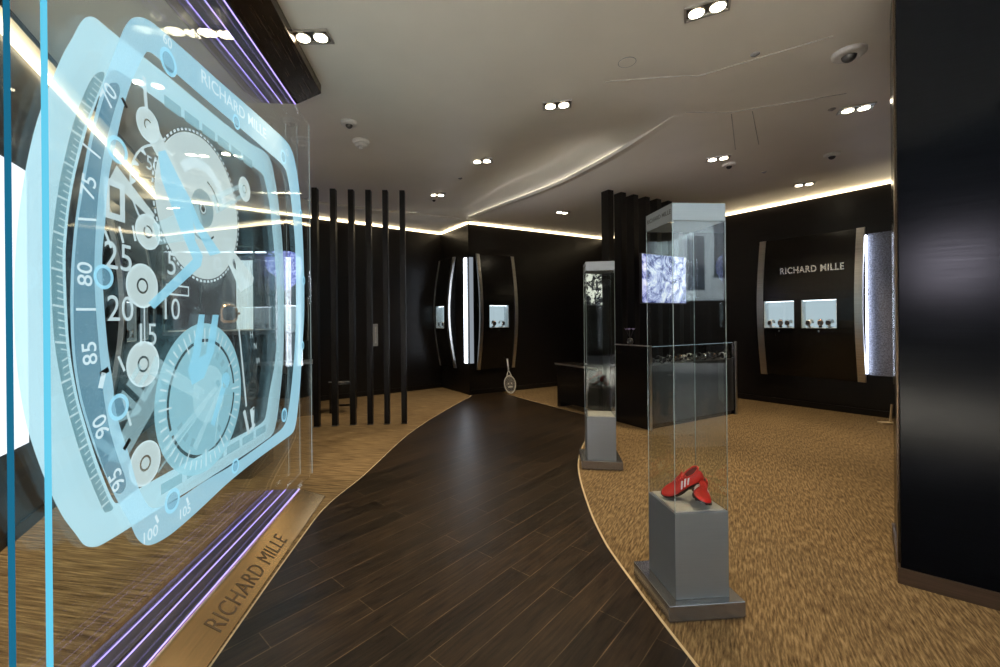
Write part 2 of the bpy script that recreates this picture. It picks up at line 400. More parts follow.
# ceiling
mb = MB(); xs = []
ys = [i * .12 - .6 for i in range(86)]
offs = [-9, -6, -4, -2.5, -1.7, -1.5, -1.3, -1.1, -.9, -.7, -.5, -.4, -.34, -.28, -.22, -.17, -.13, -.1, -.08, -.06, -.04, -.025, -.012, 0, 1.5, 3, 6]
rows = [[(max(-6, min(8, fold_x(y) + o)), y, 0) for o in offs] for y in ys]
vs = [[mb.v(p[0] + i * 1e-5, p[1], ceil_z(p[0], p[1])) for i, p in enumerate(r)] for r in rows]
for a, b in zip(vs, vs[1:]):
    for i in range(len(offs) - 1): mb.face([a[i], a[i + 1], b[i + 1], b[i]])
ce = mb.build('ceiling', M['ceil'], smooth=True); struct(ce)
sol = ce.modifiers.new('solid', 'SOLIDIFY'); sol.thickness = .03; sol.offset = 1
if ce.data.polygons[0].normal.z < 0: ce.data.flip_normals()
# shallow joint lines of the ceiling boards
def joint(name, pts):
    mb = MB(); mb.tube([(x, y, ceil_z(x, y) - .0005) for x, y in pts], .0035, 6); struct(mb.build(name, M['jointgrey']))
joint('trim_5', [(1.28, 3.25), (1.9, 3.12), (1.98, 3.13), (2.62, 2.62)])
joint('trim_6', [(2.22, 3.68), (2.62, 3.66), (3.4, 3.28)])
joint('trim_7', [(2.66, 3.68), (3.26, 4.45)])
joint('trim_8', [(2.82, 3.62), (3.42, 4.3)])
# dark shadow-gap trim beside the left light strip, soffit lip on the back left
mb = MB(); mb.tube([(-2.42, 2.3, 3.296), (-2.57, 2.67, 3.296), (-3.5, 5.2, 3.296)], .02, 4); struct(mb.build('trim_9', M['dark']))
mb = MB(); mb.tube([(-3.9, 5.62, 3.285), (-1.718, 6.879, 3.285), (.30, 7.72, 3.285)], .022, 4); struct(mb.build('trim_10', M['ceil']))
# lip and concealed light along the curved ceiling fold
fy = [3.75 + i * .05 for i in range(82)]
def fold_strip(d0, d1, za, zb):
    mb = MB(); mb.rings([[(fold_x(y) - d0, y, za), (fold_x(y) - d1, y, za), (fold_x(y) - d1, y, zb), (fold_x(y) - d0, y, zb)] for y in fy]); return mb
struct(fold_strip(-.01, .07, H - .001, H + .004).build('trim_11', M['ceil']))
struct(fold_strip(.062, .07, H + .004, H + .040).build('trim_12', M['ceil']))
tag(fold_strip(.02, .035, H + .006, H + .014).build('cove_light', emit('cove_led', (1, .96, .92), 5.0)), 'concealed light strip behind the curved lip of the ceiling fold', 'light strip')
# unseen bulkhead over the entrance, added to stop mall light leaking above the ceiling
mb = MB(); mb.box(-3.2, 7.6, -.72, -.6, H, 7); struct(mb.build('wall_light_block', M['mallwall']))

# light strips let into the top of the walls
def cove(a, b, label, x0=.01, x1=.01, h=.032):
    dx, dy = b[0] - a[0], b[1] - a[1]; L = math.hypot(dx, dy)
    mb = MB(); mb.box(x0, L - x1, -.03, -.004, H - h - .006, H - .006)
    o = mb.build('light_strip', M['warm']); o.location = (a[0], a[1], 0); o.rotation_euler = (0, 0, math.atan2(dy, dx))
    tag(o, label, 'light strip', 'warm light strips along the ceiling edge')
cove(LWn, LWf, 'warm light strip along the left wall, seen through the etched glass', h=.05)
cove(LWf, BLr, 'warm light strip above the dark wall behind the six black slats', .03, .03)
cove(BLr, COR, 'short warm light strip on the narrow wall left of the glowing corner', .03, .01)
cove(COR, BRr, 'warm light strip above the racket, from the corner to the right slats', .01, .06)
cove(BRr, RWn, 'warm light strip above the right wall with the silver lettering', .05, .05, h=.036)

# ------------------------------------------------------------------ mall outside the entrance (behind the camera)
mb = MB(); mb.box(-10, 13, -9, -.61, -.06, -.001); struct(mb.build('floor_outside', M['mallfloor']))
mb = MB(); mb.box(3.6, 13, -9.2, -9, 2.0, 8); struct(mb.build('wall_outside', M['mallwall']))
mb = MB(); mb.box(3.6, 13, -9.2, -9, 0, 2.0); mb.box(-10, 3.6, -9.2, -9, 0, 8); struct(mb.build('wall_outside_dark', M['wall']))
for i, (x, z) in enumerate([(5.2, 4.4), (6.6, 4.4), (8.0, 3.2), (8.9, 3.6), (10.2, 4.4)]):
    mb = MB(); mb.box(x - .22, x + .22, -9.02, -8.96, z - .8, z + .8); mb.box(x - .28, x + .28, -9.01, -8.98, z - .86, z + .86)
    struct(mb.build('window_%d' % (i + 1), M['pane_dark']))
t = thing('reflected_glow_panel', 'bright pale panel added behind the viewer for the glow reflected in the pillar', 'window', (-4.9, -8.99, 2.75))  # added bright panel, makes the pale glow reflected in the pillar
mb = MB(); mb.box(-.85, .85, 0, .03, -.7, .7); mb.build('frame', M['dark'], t)
mb = MB(); mb.box(-.8, .8, .03, .04, -.65, .65); mb.build('glow_face', emit('pillar_glow_light', (.88, .82, 1), 42.0), t)
def area(name, loc, rot, size, e, col):
    l = bpy.data.lights.new(name, 'AREA'); l.energy = e; l.color = col; l.size = size[0]; l.shape = 'RECTANGLE'; l.size_y = size[1]
    o = bpy.data.objects.new(name, l); C.objects.link(o); o.location = loc; o.rotation_euler = rot; return o
area('atrium_light', (8.2, -4.8, 5.2), (math.radians(-73), 0, 0), (8, 3), 1000, (.90, .95, 1)).data.spread = math.radians(110)
area('ceiling_fill_light', (-2.4, -2.7, 4.6), (0, 0, 0), (5, 2.4), 2000, (1, .94, .82)).data.spread = math.radians(45)  # added fill, bounced off the mall floor to brighten the shop ceiling

# ------------------------------------------------------------------ ceiling fittings
def downlight(x, y, rz, label, energy=190, single=False):
    z = ceil_z(x, y)
    r = thing('ceiling_spotlight', label, 'ceiling light', (x, y, z), rz, 'twin ceiling spotlights')
    mb = MB(); w, d = (.125, .068)
    mb.box(-w, w, -d, -d + .012, -.012, .006); mb.box(-w, w, d - .012, d, -.012, .006)
    mb.box(-w, -w + .012, -d + .012, d - .012, -.012, .006); mb.box(w - .012, w, -d + .012, d - .012, -.012, .006)
    mb.build('frame', M['steel'], r)
    mb = MB(); mb.box(-w + .012, w - .012, -d + .012, d - .012, -.003, .004); mb.build('recess', M['dark'], r)
    for s in (-1, 1):
        mb = MB(); mb.lathe([(.046, -.004), (.05, -.012), (.044, -.014)], 20, s * .058, 0); lp = mb.build('lamp', M['steel'], r)
        mb = MB(); mb.lathe([(.042, -.0135), (.042, -.017), (.03, -.02)], 20, s * .058, 0); mb.build('bulb', M['bulb'], lp)
    l = bpy.data.lights.new('spot_beam', 'SPOT'); l.energy = energy * .62; l.color = (1, .80, .54); l.spot_size = math.radians(82); l.spot_blend = .7; l.shadow_soft_size = .05
    o = bpy.data.objects.new('spot_beam', l); C.objects.link(o); o.location = (x, y, z - .04)
for x, y, rz, lab, e in [
    (-.859, 2.861, -.1, 'twin ceiling spotlight just right of the dark header above the etched glass', 150),
    (1.612, 2.438, -.55, 'twin ceiling spotlight nearest the entrance, at the top of the picture', 190),
    (1.0, 3.62, -.25, 'twin ceiling spotlight over the middle of the dark wood path', 150),
    (.46, 5.0, -.25, 'twin ceiling spotlight left of the pale ceiling fold, beyond the middle one', 150),
    (-.103, 6.419, .1, 'twin ceiling spotlight beside a small dome near the left slats', 150),
    (2.056, 7.195, .3, 'small distant twin ceiling spotlight left of the right slats', 190),
    (3.225, 4.699, -.5, 'twin ceiling spotlight above the near showcase beside a small dome', 190),
    (3.726, 3.505, -.5, 'twin ceiling spotlight beside the dark pillar, halfway along the ceiling', 150),
    (5.077, 5.536, -.55, 'twin ceiling spotlight in front of the silver lettering wall', 190),
    (-.588, 7.592, .5, 'farthest small spotlight beyond the left slats', 120),
    (-2.35, 4.9, .4, 'ceiling spotlight above the glass vitrine behind the etched panel', 150),
    (-2.15, 2.1, .4, 'ceiling spotlight over the carpet on the far side of the etched glass', 300),
    (-2.3, 3.5, .4, 'ceiling spotlight above the carpet between etched glass and left wall', 200),
    (1.3, .9, -.3, 'ceiling spotlight just inside the entrance above the viewer', 100),
    (-.5, .6, -.2, 'ceiling spotlight over the near end of the etched glass', 120),
]: downlight(x, y, rz, lab, e)

def dome(x, y, lab, r=.075):
    z = ceil_z(x, y); t = thing('security_camera', lab, 'security camera', (x, y, z), 0, 'dome cameras on the ceiling')
    mb = MB(); mb.lathe([(r, .005), (r, -.02), (r * .9, -.03), (r * .7, -.032)], 28); mb.build('housing', M['white'], t, True)
    mb = MB(); mb.lathe([(r * .46, -.028)] + [(r * .44 * math.cos(a), -.03 - r * .42 * math.sin(a)) for a in (.2, .5, .8, 1.1, 1.4)], 24); mb.build('dome', M['dark'], t, True)
dome(-.887, 4.063, 'small dome camera left of the smoke detector on the ceiling')
dome(2.895, 2.77, 'large dome camera on the ceiling beside the dark pillar', .1)
dome(4.483, 4.506, 'dome camera on the ceiling above the right-hand carpet, near the right light strip', .08)
dome(3.485, 4.872, 'dome camera right next to the spotlight above the near showcase', .075)
dome(-.157, 6.746, 'tiny dome below the spotlight near the left slats', .06)
t = thing('smoke_detector', 'white smoke detector hanging from the ceiling right of a small dome camera', 'smoke detector', (-.858, 4.48, ceil_z(-.858, 4.48)))
mb = MB(); mb.lathe([(.085, .004), (.085, -.02), (.07, -.03)], 28); mb.build('base', M['white'], t, True)
mb = MB(); mb.lathe([(.06, -.028), (.06, -.05), (.045, -.062)], 28); mb.lathe([(.02, -.06), (.02, -.085), (.012, -.09)], 16); mb.build('sensor', M['white'], t, True)
t = thing('ceiling_speaker', 'round flush ceiling speaker near the top middle of the ceiling', 'speaker', (1.354, 2.99, ceil_z(1.354, 2.99)))
mb = MB(); mb.lathe([(.06, .003), (.06, -.004), (.055, -.005)], 32); mb.build('grille', M['ceil'], t)
mb = MB(); mb.tube([(.062 * math.cos(a), .062 * math.sin(a), -.003) for a in [i * PI / 24 for i in range(48)]], .002, 6, True); mb.build('rim', M['grey'], t)
for x, y, lab in [(2.235, 2.837, 'small grey ceiling sensor between two joint lines'), (3.522, 3.536, 'small grey ceiling sensor left of the spotlight beside the pillar'),
                  (.219, 5.633, 'tiny grey sprinkler plate between two spotlights left of the fold'), (4.134, 5.112, 'small flat grey sprinkler plate in front of the lettering wall')]:
    mb = MB(); mb.lathe([(.028, .004), (.03, -.003), (.02, -.009), (.008, -.016)], 20); o = mb.build('ceiling_sensor', M['grey'], None, True); o.location = (x, y, ceil_z(x, y))
    tag(o, lab, 'sensor', 'small sensors on the ceiling')

# ------------------------------------------------------------------ etched glass display with the watch
UF, UM, UB = -1.15, -1.25, -1.345
Y0, Y1 = 1.325, 3.745
gp = thing('etched_glass_display', 'tall edge-lit glass panels etched with a giant watch on a metal base', 'glass display', (-1.25, 2.4, 0))
gp.location = (0, 0, 0)
def loft2(a, b):
    mb = MB(); mb.rings([a, b]); return mb
bz = [(-.973, 1.2, .0045), (-.973, 3.491, .0045), (-1.53, 3.491, .0045), (-1.53, 1.2, .0045)]
bt = [(-1.13, 1.28, .1), (-1.13, 3.40, .1), (-1.40, 3.40, .1), (-1.40, 1.28, .1)]
base = loft2(bz, bt).build('base', M['warmsteel'], gp, bevel=.006)
mb = MB(); mb.box(-1.395, -1.146, 1.3, 3.395, .1, .104); mb.build('slot_plate', M['slotmetal'], base)
sl = math.atan2(.0955, .157)
# engraved name on the sloping face of the base (reads along +y, seen from the path)
Mx = Matrix(((0, -math.cos(sl), math.sin(sl), -1.0445), (1, 0, 0, 2.36), (0, math.sin(sl), math.cos(sl), .0486), (0, 0, 0, 1)))
text_obj('engraved_lettering', 'RICHARD MILLE', .115, M['engrave'], base, Mx, .0012, 1.32, .0, space=1.05, fit=(.80, .088))
hq = lambda a, b, e, z: [(a, 1.2, z), (a, e, z), (b, e, z), (b, 1.2, z)]
mb = MB(); mb.rings([hq(-.965, -1.56, 3.44, H - .002), hq(-.965, -1.56, 3.44, 3.228), hq(-1.13, -1.40, 3.39, 3.115)])
head = mb.build('header', M['bronze'], gp, bevel=.005)
mb = MB(); mb.box(-1.395, -1.14, 1.3, 3.385, 3.111, 3.115); mb.build('slot_plate', M['slotmetal'], head)
T = .017
panes = []
for u, em in ((UF, 'edgeA'), (UM, 'edgeB'), (UB, 'edgeB')):
    mb = MB(); mb.box(u - T, u, Y0 + .003, Y1 - .002, .104, 3.111); p = mb.build('glass_pane', M['panel'], gp)
    mb = MB(); mb.box(u - T, u, Y0, Y0 + .003, .104, 3.111); mb.build('polished_edge', M[em], p)
    mb = MB(); mb.box(u - T * .7, u - T * .3, Y1 - .002, Y1, .104, 3.111); mb.build('far_edge', M['edgeF'], p)
    for z0, z1, par in ((.104, .107, base), (3.108, 3.111, head)):
        mb = MB(); mb.box(u + .001, u + .005, 1.33, 3.385, z0, z1); mb.build('edge_light', M['uv'], par)
    panes.append(p)
PF, PM, PB = panes
def pm(u, k=1): # drawing plane on the room side of a pane: x = along the glass, y = up
    return Matrix(((0, 0, 1, u + .0012 * k), (1, 0, 0, 0), (0, 1, 0, 0), (0, 0, 0, 1)))
BOUT = [(1.596, 2.407), (1.624, 2.477), (1.659, 2.535), (1.701, 2.572), (1.75, 2.596), (1.819, 2.609), (2.023, 2.631), (2.28, 2.654), (2.617, 2.69), (2.905, 2.717), (3.15, 2.736), (3.268, 2.727), (3.351, 2.676), (3.435, 2.535), (3.499, 2.314), (3.539, 2.039), (3.555, 1.754), (3.547, 1.467), (3.491, 1.184), (3.436, 0.91), (3.387, 0.762), (3.339, 0.64), (3.274, 0.58), (3.114, 0.572), (2.707, 0.574), (2.342, 0.563), (2.067, 0.536), (1.884, 0.524), (1.79, 0.53), (1.733, 0.544), (1.695, 0.568), (1.659, 0.613), (1.621, 0.694), (1.562, 0.802), (1.5, 0.941), (1.454, 1.062), (1.419, 1.181), (1.399, 1.309), (1.393, 1.448), (1.398, 1.587), (1.414, 1.73), (1.441, 1.88), (1.481, 2.058), (1.536, 2.244)]
BIN = [(1.72, 2.432), (1.753, 2.472), (1.818, 2.481), (1.962, 2.486), (2.141, 2.492), (2.433, 2.508), (2.778, 2.524), (3.126, 2.532), (3.221, 2.463), (3.297, 2.261), (3.354, 2.005), (3.367, 1.658), (3.335, 1.271), (3.263, 0.974), (3.177, 0.752), (3.08, 0.667), (2.858, 0.65), (2.397, 0.64), (2.11, 0.651), (1.926, 0.65), (1.792, 0.666), (1.724, 0.7), (1.667, 0.806), (1.633, 0.911), (1.592, 1.023), (1.566, 1.11), (1.556, 1.199), (1.534, 1.332), (1.519, 1.505), (1.516, 1.636), (1.53, 1.751), (1.545, 1.899), (1.573, 2.013), (1.609, 2.157), (1.654, 2.291)]
BTR = [(1.544, 2.215), (1.575, 2.25), (1.594, 2.254), (1.6, 2.226), (1.57, 2.138), (1.529, 1.995), (1.507, 1.869), (1.493, 1.742), (1.484, 1.608), (1.486, 1.483), (1.497, 1.351), (1.508, 1.243), (1.519, 1.147), (1.543, 1.033), (1.577, 0.932), (1.61, 0.845), (1.605, 0.812), (1.58, 0.805), (1.549, 0.838), (1.504, 0.943), (1.462, 1.067), (1.429, 1.18), (1.409, 1.308), (1.404, 1.448), (1.409, 1.588), (1.425, 1.732), (1.452, 1.874), (1.493, 2.054)]
AOUT = [(1.599, 2.337), (1.648, 2.448), (1.683, 2.527), (1.714, 2.572), (1.751, 2.595), (1.799, 2.597), (1.866, 2.6), (2.031, 2.61), (2.161, 2.618), (2.362, 2.625), (2.72, 2.64), (3.055, 2.662), (3.249, 2.692), (3.373, 2.689), (3.448, 2.615), (3.542, 2.405), (3.619, 2.094), (3.654, 1.765), (3.646, 1.428), (3.616, 1.096), (3.545, 0.825), (3.48, 0.653), (3.399, 0.545), (3.201, 0.527), (2.804, 0.524), (2.467, 0.526), (2.245, 0.531), (2.028, 0.537), (1.884, 0.538), (1.79, 0.541), (1.741, 0.546), (1.705, 0.562), (1.674, 0.589), (1.645, 0.638), (1.583, 0.746), (1.519, 0.908), (1.47, 1.071), (1.443, 1.229), (1.432, 1.387), (1.433, 1.544), (1.447, 1.736), (1.478, 1.937), (1.524, 2.123)]
AIN = [(1.802, 2.391), (1.833, 2.441), (1.875, 2.458), (1.937, 2.46), (2.055, 2.462), (2.211, 2.468), (2.49, 2.48), (2.855, 2.494), (3.211, 2.515), (3.296, 2.469), (3.383, 2.281), (3.452, 1.982), (3.504, 1.669), (3.508, 1.387), (3.451, 1.111), (3.331, 0.862), (3.275, 0.729), (3.204, 0.675), (2.886, 0.672), (2.47, 0.68), (2.162, 0.684), (1.955, 0.682), (1.897, 0.675), (1.842, 0.669), (1.807, 0.709), (1.736, 0.884), (1.684, 1.043), (1.651, 1.164), (1.624, 1.33), (1.613, 1.558), (1.616, 1.705), (1.642, 1.895), (1.7, 2.117), (1.747, 2.25)]
ATR = [(1.734, 2.352), (1.772, 2.397), (1.792, 2.393), (1.738, 2.253), (1.687, 2.119), (1.632, 1.899), (1.604, 1.703), (1.601, 1.557), (1.612, 1.331), (1.639, 1.162), (1.671, 1.043), (1.722, 0.881), (1.792, 0.707), (1.816, 0.66), (1.786, 0.658), (1.762, 0.684), (1.678, 0.892), (1.621, 1.076), (1.595, 1.18), (1.566, 1.35), (1.557, 1.553), (1.562, 1.695), (1.591, 1.9), (1.645, 2.122), (1.693, 2.26)]
bo, bi, bt_, ao, ai, at_ = (smooth_loop(x) for x in (BOUT, BIN, BTR, AOUT, AIN, ATR))
SCR = [((1.868, 2.503), .055), ((1.52, 1.563), .042), ((1.58, 1.111), .047), ((1.866, .66), .05), ((3.128, 2.597), .05), ((3.1, .747), .05), ((1.586, 2.019), .048), ((2.445, 2.525), .04), ((2.397, .624), .04),
       ((3.49, 2.28), .035), ((3.54, 1.75), .035), ((3.50, 1.22), .035)]
# back pane: dense outer case ring with a ruled track
fill_obj('etched_case_ring', [ao, ai, at_], M['fA'], PB, pm(UB))
fill_obj('etched_ruler_track', [at_], M['fA2'], PB, pm(UB))
def nearest_pair(loop, f, side): # points on both flanks of the track at height f
    best = {}
    for (x, z) in loop:
        pass
    xs_ = []
    n = len(loop)
    for i in range(n):
        (x0, z0), (x1, z1) = loop[i], loop[(i + 1) % n]
        if (z0 - f) * (z1 - f) < 0: xs_.append(x0 + (x1 - x0) * (f - z0) / (z1 - z0))
    return (min(xs_), max(xs_)) if len(xs_) > 1 else None
tick = []
for i in range(66):
    f = .70 + i * .0255
    pr = nearest_pair(at_, f, 0)
    if pr:
        a, b = pr; lng = i % 5 == 0
        ox = a if lng else a + (b - a) * .42
        tick.append(bar2((ox, f - (0.012 if f < 1.3 else -.006)), (b, f), .0075 if lng else .005))
fill_obj('etched_ruler_ticks', tick, M['fT'], PB, pm(UB, 2))
fill_obj('etched_inner_bars', [bar2((2.15 + .16 * i, 2.485 + .006 * i), (2.28 + .16 * i, 2.489 + .006 * i), .055) for i in range(6)] +
         [bar2((2.1 + .2 * i, .62), (2.26 + .2 * i, .62), .05) for i in range(6)], M['fA2'], PB, pm(UB, 2))
# front pane: slimmer bezel with number track and screws
hole = [circle(c, r) for c, r in SCR]
fill_obj('etched_bezel', [bo, bi, bt_], M['fB'], PF, pm(UF))
fill_obj('etched_number_track', [bt_], M['fB2'], PF, pm(UF))
for c, r in SCR:
    fill_obj('etched_screw', [circle(c, r), circle(c, r * .70)], M['fH'], PF, pm(UF, 2))
    fill_obj('etched_screw_head', [circle(c, r * .70)], M['fB2'], PF, pm(UF, 2))
for s_, c_, rot_, sz in [('70', (1.549, 2.19), 66, .08), ('75', (1.463, 1.849), 80, .08), ('80', (1.447, 1.564), 90, .08), ('85', (1.462, 1.31), 95, .08), ('90', (1.504, 1.063), 106, .08), ('95', (1.568, .862), 110, .08),
                     ('100', (1.728, .585), 0, .062), ('105', (1.946, .577), 0, .06), ('60', (1.86, 2.585), 0, .06), ('O', (3.2, 2.655), 0, .07)]:
    R = Matrix.Translation((c_[0], c_[1], 0)) @ Matrix.Rotation(math.radians(rot_), 4, 'Z')
    text_obj('etched_number', s_, sz, M['fT'], PF, pm(UF, 3) @ R, 0.0, 1.0, .0005)
fill_obj('etched_tally_marks', [bar2((1.42, 1.735), (1.49, 1.748), .008), bar2((1.41, 1.45), (1.485, 1.452), .008), bar2((1.44, 1.98), (1.51, 1.96), .008), bar2((1.50, 1.19), (1.515, 1.24), .02), bar2((1.76, .645), (1.775, .612), .012), bar2((1.96, .632), (1.972, .604), .012)], M['fT'], PF, pm(UF, 3))
fill_obj('cut_marks', [bar2((1.50, 1.235), (1.535, 1.25), .018), bar2((1.60, .955), (1.63, .985), .016), bar2((1.607, 2.215), (1.63, 2.19), .014)], M['ink'], PF, pm(UF, 3))
Rt = Matrix.Translation((2.47, 2.607, 0)) @ Matrix.Rotation(math.atan2(.039, .7), 4, 'Z')
text_obj('etched_name', 'RICHARD MILLE', .088, M['fT'], PF, pm(UF, 3) @ Rt, 0.0, 1.12, .0005, fit=(.73, .064))
# middle pane: movement, sub-dials, bridges, hands and numerals
G, GR = (2.295, 2.0), .365
teeth = []
for i in range(96):
    a = 2 * PI * i / 96
    teeth.append((G[0] + GR * math.cos(a), G[1] + GR * math.sin(a)))
fill_obj('etched_gear_disc', [teeth, circle(G, .10), arc_band(G, .155, .165, .2, 1.3), arc_band(G, .155, .165, 4.2, 5.4)], M['fM'], PM, pm(UM))
fill_obj('etched_gear_teeth', [arc_band(G, GR + .006, GR + .018, 2 * PI * i / 72, 2 * PI * (i + .6) / 72, 2) for i in range(72)], M['fT'], PM, pm(UM))
fill_obj('etched_gear_hub', [circle(G, .10), circle(G, .03)], M['fM2'], PM, pm(UM))
fill_obj('etched_gear_ring', [arc_band(G, .20, .25, .3, 2.4), arc_band((2.55, 1.86), .03, .038, 0, 6.2), arc_band((2.43, 1.73), .03, .038, 0, 6.2), arc_band(G, .018, .026, 0, 6.2)], M['fT'], PM, pm(UM, 2))
fill_obj('etched_seconds_dial', [arc_band((2.0, 1.98), .205, .215, 1.3, 4.6)] + [bar2((2.0 + .18 * math.cos(a), 1.98 + .18 * math.sin(a)), (2.0 + .205 * math.cos(a), 1.98 + .205 * math.sin(a)), .008) for a in (1.5, 1.9, 2.3, 2.7, 3.1, 3.5, 3.9, 4.3)], M['fT'], PM, pm(UM, 1))
S, SR = (2.30, 1.02), .385
fill_obj('etched_lower_disc', [circle(S, SR, 64), arc_band(S, .288, .304, 1.9, 3.5), arc_band(S, .288, .304, 3.6, 4.6), arc_band(S, .288, .304, 4.8, 6.2), arc_band(S, .288, .304, .1, 1.75)], M['fL'], PM, pm(UM))
fill_obj('etched_lower_ticks', [bar2((S[0] + r0 * math.cos(a), S[1] + r0 * math.sin(a)), (S[0] + .36 * math.cos(a), S[1] + .36 * math.sin(a)), .009) for i in range(48) for a in [2 * PI * i / 48] for r0 in [.315 if i % 4 else .27]], M['fT'], PM, pm(UM, 2))
fill_obj('etched_lower_inner_disc', [circle((2.34, 1.03), .15), circle((2.26, 1.03), .018), circle((2.42, 1.07), .022)], M['fM2'], PM, pm(UM, 2))
fill_obj('etched_lower_numerals', [bar2((S[0] + .215 * math.cos(a), S[1] + .215 * math.sin(a)), (S[0] + .255 * math.cos(a), S[1] + .255 * math.sin(a)), .028) for a in (.15, .45, .75, 1.05, 3.6, 3.9, 4.2, 5.3)], M['fA2'], PM, pm(UM, 2))
fill_obj('etched_diamond_lines', [bar2((1.96, .83), (2.42, 1.06), .03), bar2((1.93, .76), (2.30, .98), .012), bar2((2.2, .78), (2.47, 1.07), .045, .02), bar2((2.38, .72), (2.44, 1.0), .012)], M['fM2'], PM, pm(UM, 3))
for c, r, tail in [((1.893, 2.247), .07, (1.85, 2.42)), ((1.886, 1.792), .075, (1.80, 1.78)), ((1.851, 1.561), .092, (1.86, 1.22)), ((1.852, 1.237), .095, (1.95, 1.19)), ((1.858, .824), .092, (2.0, .9)), ((2.752, 2.245), .075, (2.9, 2.3)), ((1.62, 1.90), .0, None)]:
    if not r: continue
    fill_obj('etched_jewel', [circle(c, r), circle(c, r * .36), circle(c, r * .26)], M['fM'], PM, pm(UM, 2))
    fill_obj('etched_jewel_rim', [arc_band(c, r * .92, r, 0, 6.27)], M['fT'], PM, pm(UM, 3))
fill_obj('etched_bridge', [bar2((1.893, 2.247), (2.12, 2.05), .11, .05), ], M['fM'], PM, pm(UM, 3))
fill_obj('etched_bridge', [bar2((2.752, 2.245), (2.40, 2.05), .08, .10), bar2((2.70, 2.215), (2.48, 2.09), .035)], M['fM2'], PM, pm(UM, 3))
fill_obj('etched_bridge', [bar2((1.93, 1.79), (2.28, 1.93), .09, .17), bar2((1.90, 1.23), (2.28, 1.03), .085, .06)], M['fM2'], PM, pm(UM, 3))
fill_obj('etched_bridge', [bar2((2.56, 1.80), (2.86, 1.68), .10, .05), bar2((2.60, 1.78), (2.70, 1.60), .03), bar2((1.70, 1.98), (1.92, 1.86), .07, .03)], M['fM'], PM, pm(UM, 3))
fill_obj('etched_stems', [bar2((1.885, 2.30), (1.87, 2.44), .02), bar2((1.86, 1.47), (1.86, 1.33), .008), bar2((2.66, 1.40), (2.75, .88), .016, .02), bar2((2.72, .86), (2.78, .70), .03), bar2((2.80, .84), (2.86, .85), .02), bar2((2.80, .72), (2.87, .74), .02), bar2((2.84, .72), (2.85, .85), .02)], M['fT'], PM, pm(UM, 2))
fill_obj('etched_minute_marks', [bar2(p, q, .012) for p, q in [((1.66, 1.75), (1.69, 1.69)), ((1.73, 1.78), (1.75, 1.72)), ((1.80, 1.80), (1.815, 1.74)), ((1.72, 1.28), (1.75, 1.22)), ((1.74, 1.12), (1.78, 1.0)), ((1.9, 2.25), (1.94, 2.2))]], M['fT'], PM, pm(UM, 1))
fill_obj('etched_date_window', [[(1.66, 1.95), (1.76, 1.95), (1.76, 1.80), (1.66, 1.80)], [(1.685, 1.925), (1.735, 1.925), (1.735, 1.825), (1.685, 1.825)]], M['fT'], PM, pm(UM, 1))
fill_obj('etched_tag', [[(2.0, 1.585), (2.17, 1.585), (2.17, 1.535), (2.0, 1.535)], [(2.008, 1.577), (2.162, 1.577), (2.162, 1.543), (2.008, 1.543)]], M['fT'], PM, pm(UM, 1))
HAND = [(1.95, 2.156), (1.997, 2.184), (2.094, 2.091), (2.187, 2.014), (2.262, 1.923), (2.461, 1.797), (2.35, 1.763), (2.252, 1.855), (2.202, 1.909), (2.217, 1.822), (2.285, 1.753), (2.267, 1.699), (1.915, 1.467), (1.879, 1.491), (2.199, 1.724), (2.106, 1.839), (2.034, 1.947), (1.968, 2.048)]
HAND2 = [(2.244, 1.45), (2.297, 1.45), (2.26, 1.268), (2.243, 1.229), (2.304, 1.245), (2.372, 1.45), (2.432, 1.45), (2.38, 1.249), (2.284, 1.122), (2.181, 1.101), (2.15, 1.178), (2.191, 1.263)]
fill_obj('etched_hand', [HAND], M['fH'], PM, pm(UM, 4)); fill_obj('etched_hand', [HAND2], M['fH'], PM, pm(UM, 4))
fill_obj('etched_hand', [circle((2.50, 1.08), .045), bar2((2.49, 1.06), (2.36, .86), .04)], M['fH'], PM, pm(UM, 4))
for s_, c_, sz in [('25', (1.724, 1.657), .15), ('20', (1.731, 1.458), .14), ('15', (1.871, 1.353), .135), ('5', (2.037, 1.673), .15), ('10', (2.027, 1.466), .14), ('50', (1.918, 2.085), .085), ('H', (2.827, 1.327), .06), ('N', (2.88, 1.251), .06), ('W', (2.92, 1.15), .06)]:
    text_obj('etched_number', s_, sz, M['fT'], PM, pm(UM, 3) @ Matrix.Translation((c_[0], c_[1], 0)), 0.0, 1.0, .0)
Rt = Matrix.Translation((1.76, 1.06, 0)) @ Matrix.Rotation(math.radians(48), 4, 'Z')
text_obj('etched_lettering', 'INE', .19, M['fM2'], PM, pm(UM, 3) @ Rt, 0.0, 1.25, .004)
fill_obj('etched_lettering_ground', [[(1.66, .90), (1.74, .86), (1.98, 1.10), (1.93, 1.22)]], M['fM2'], PM, pm(UM, 1))

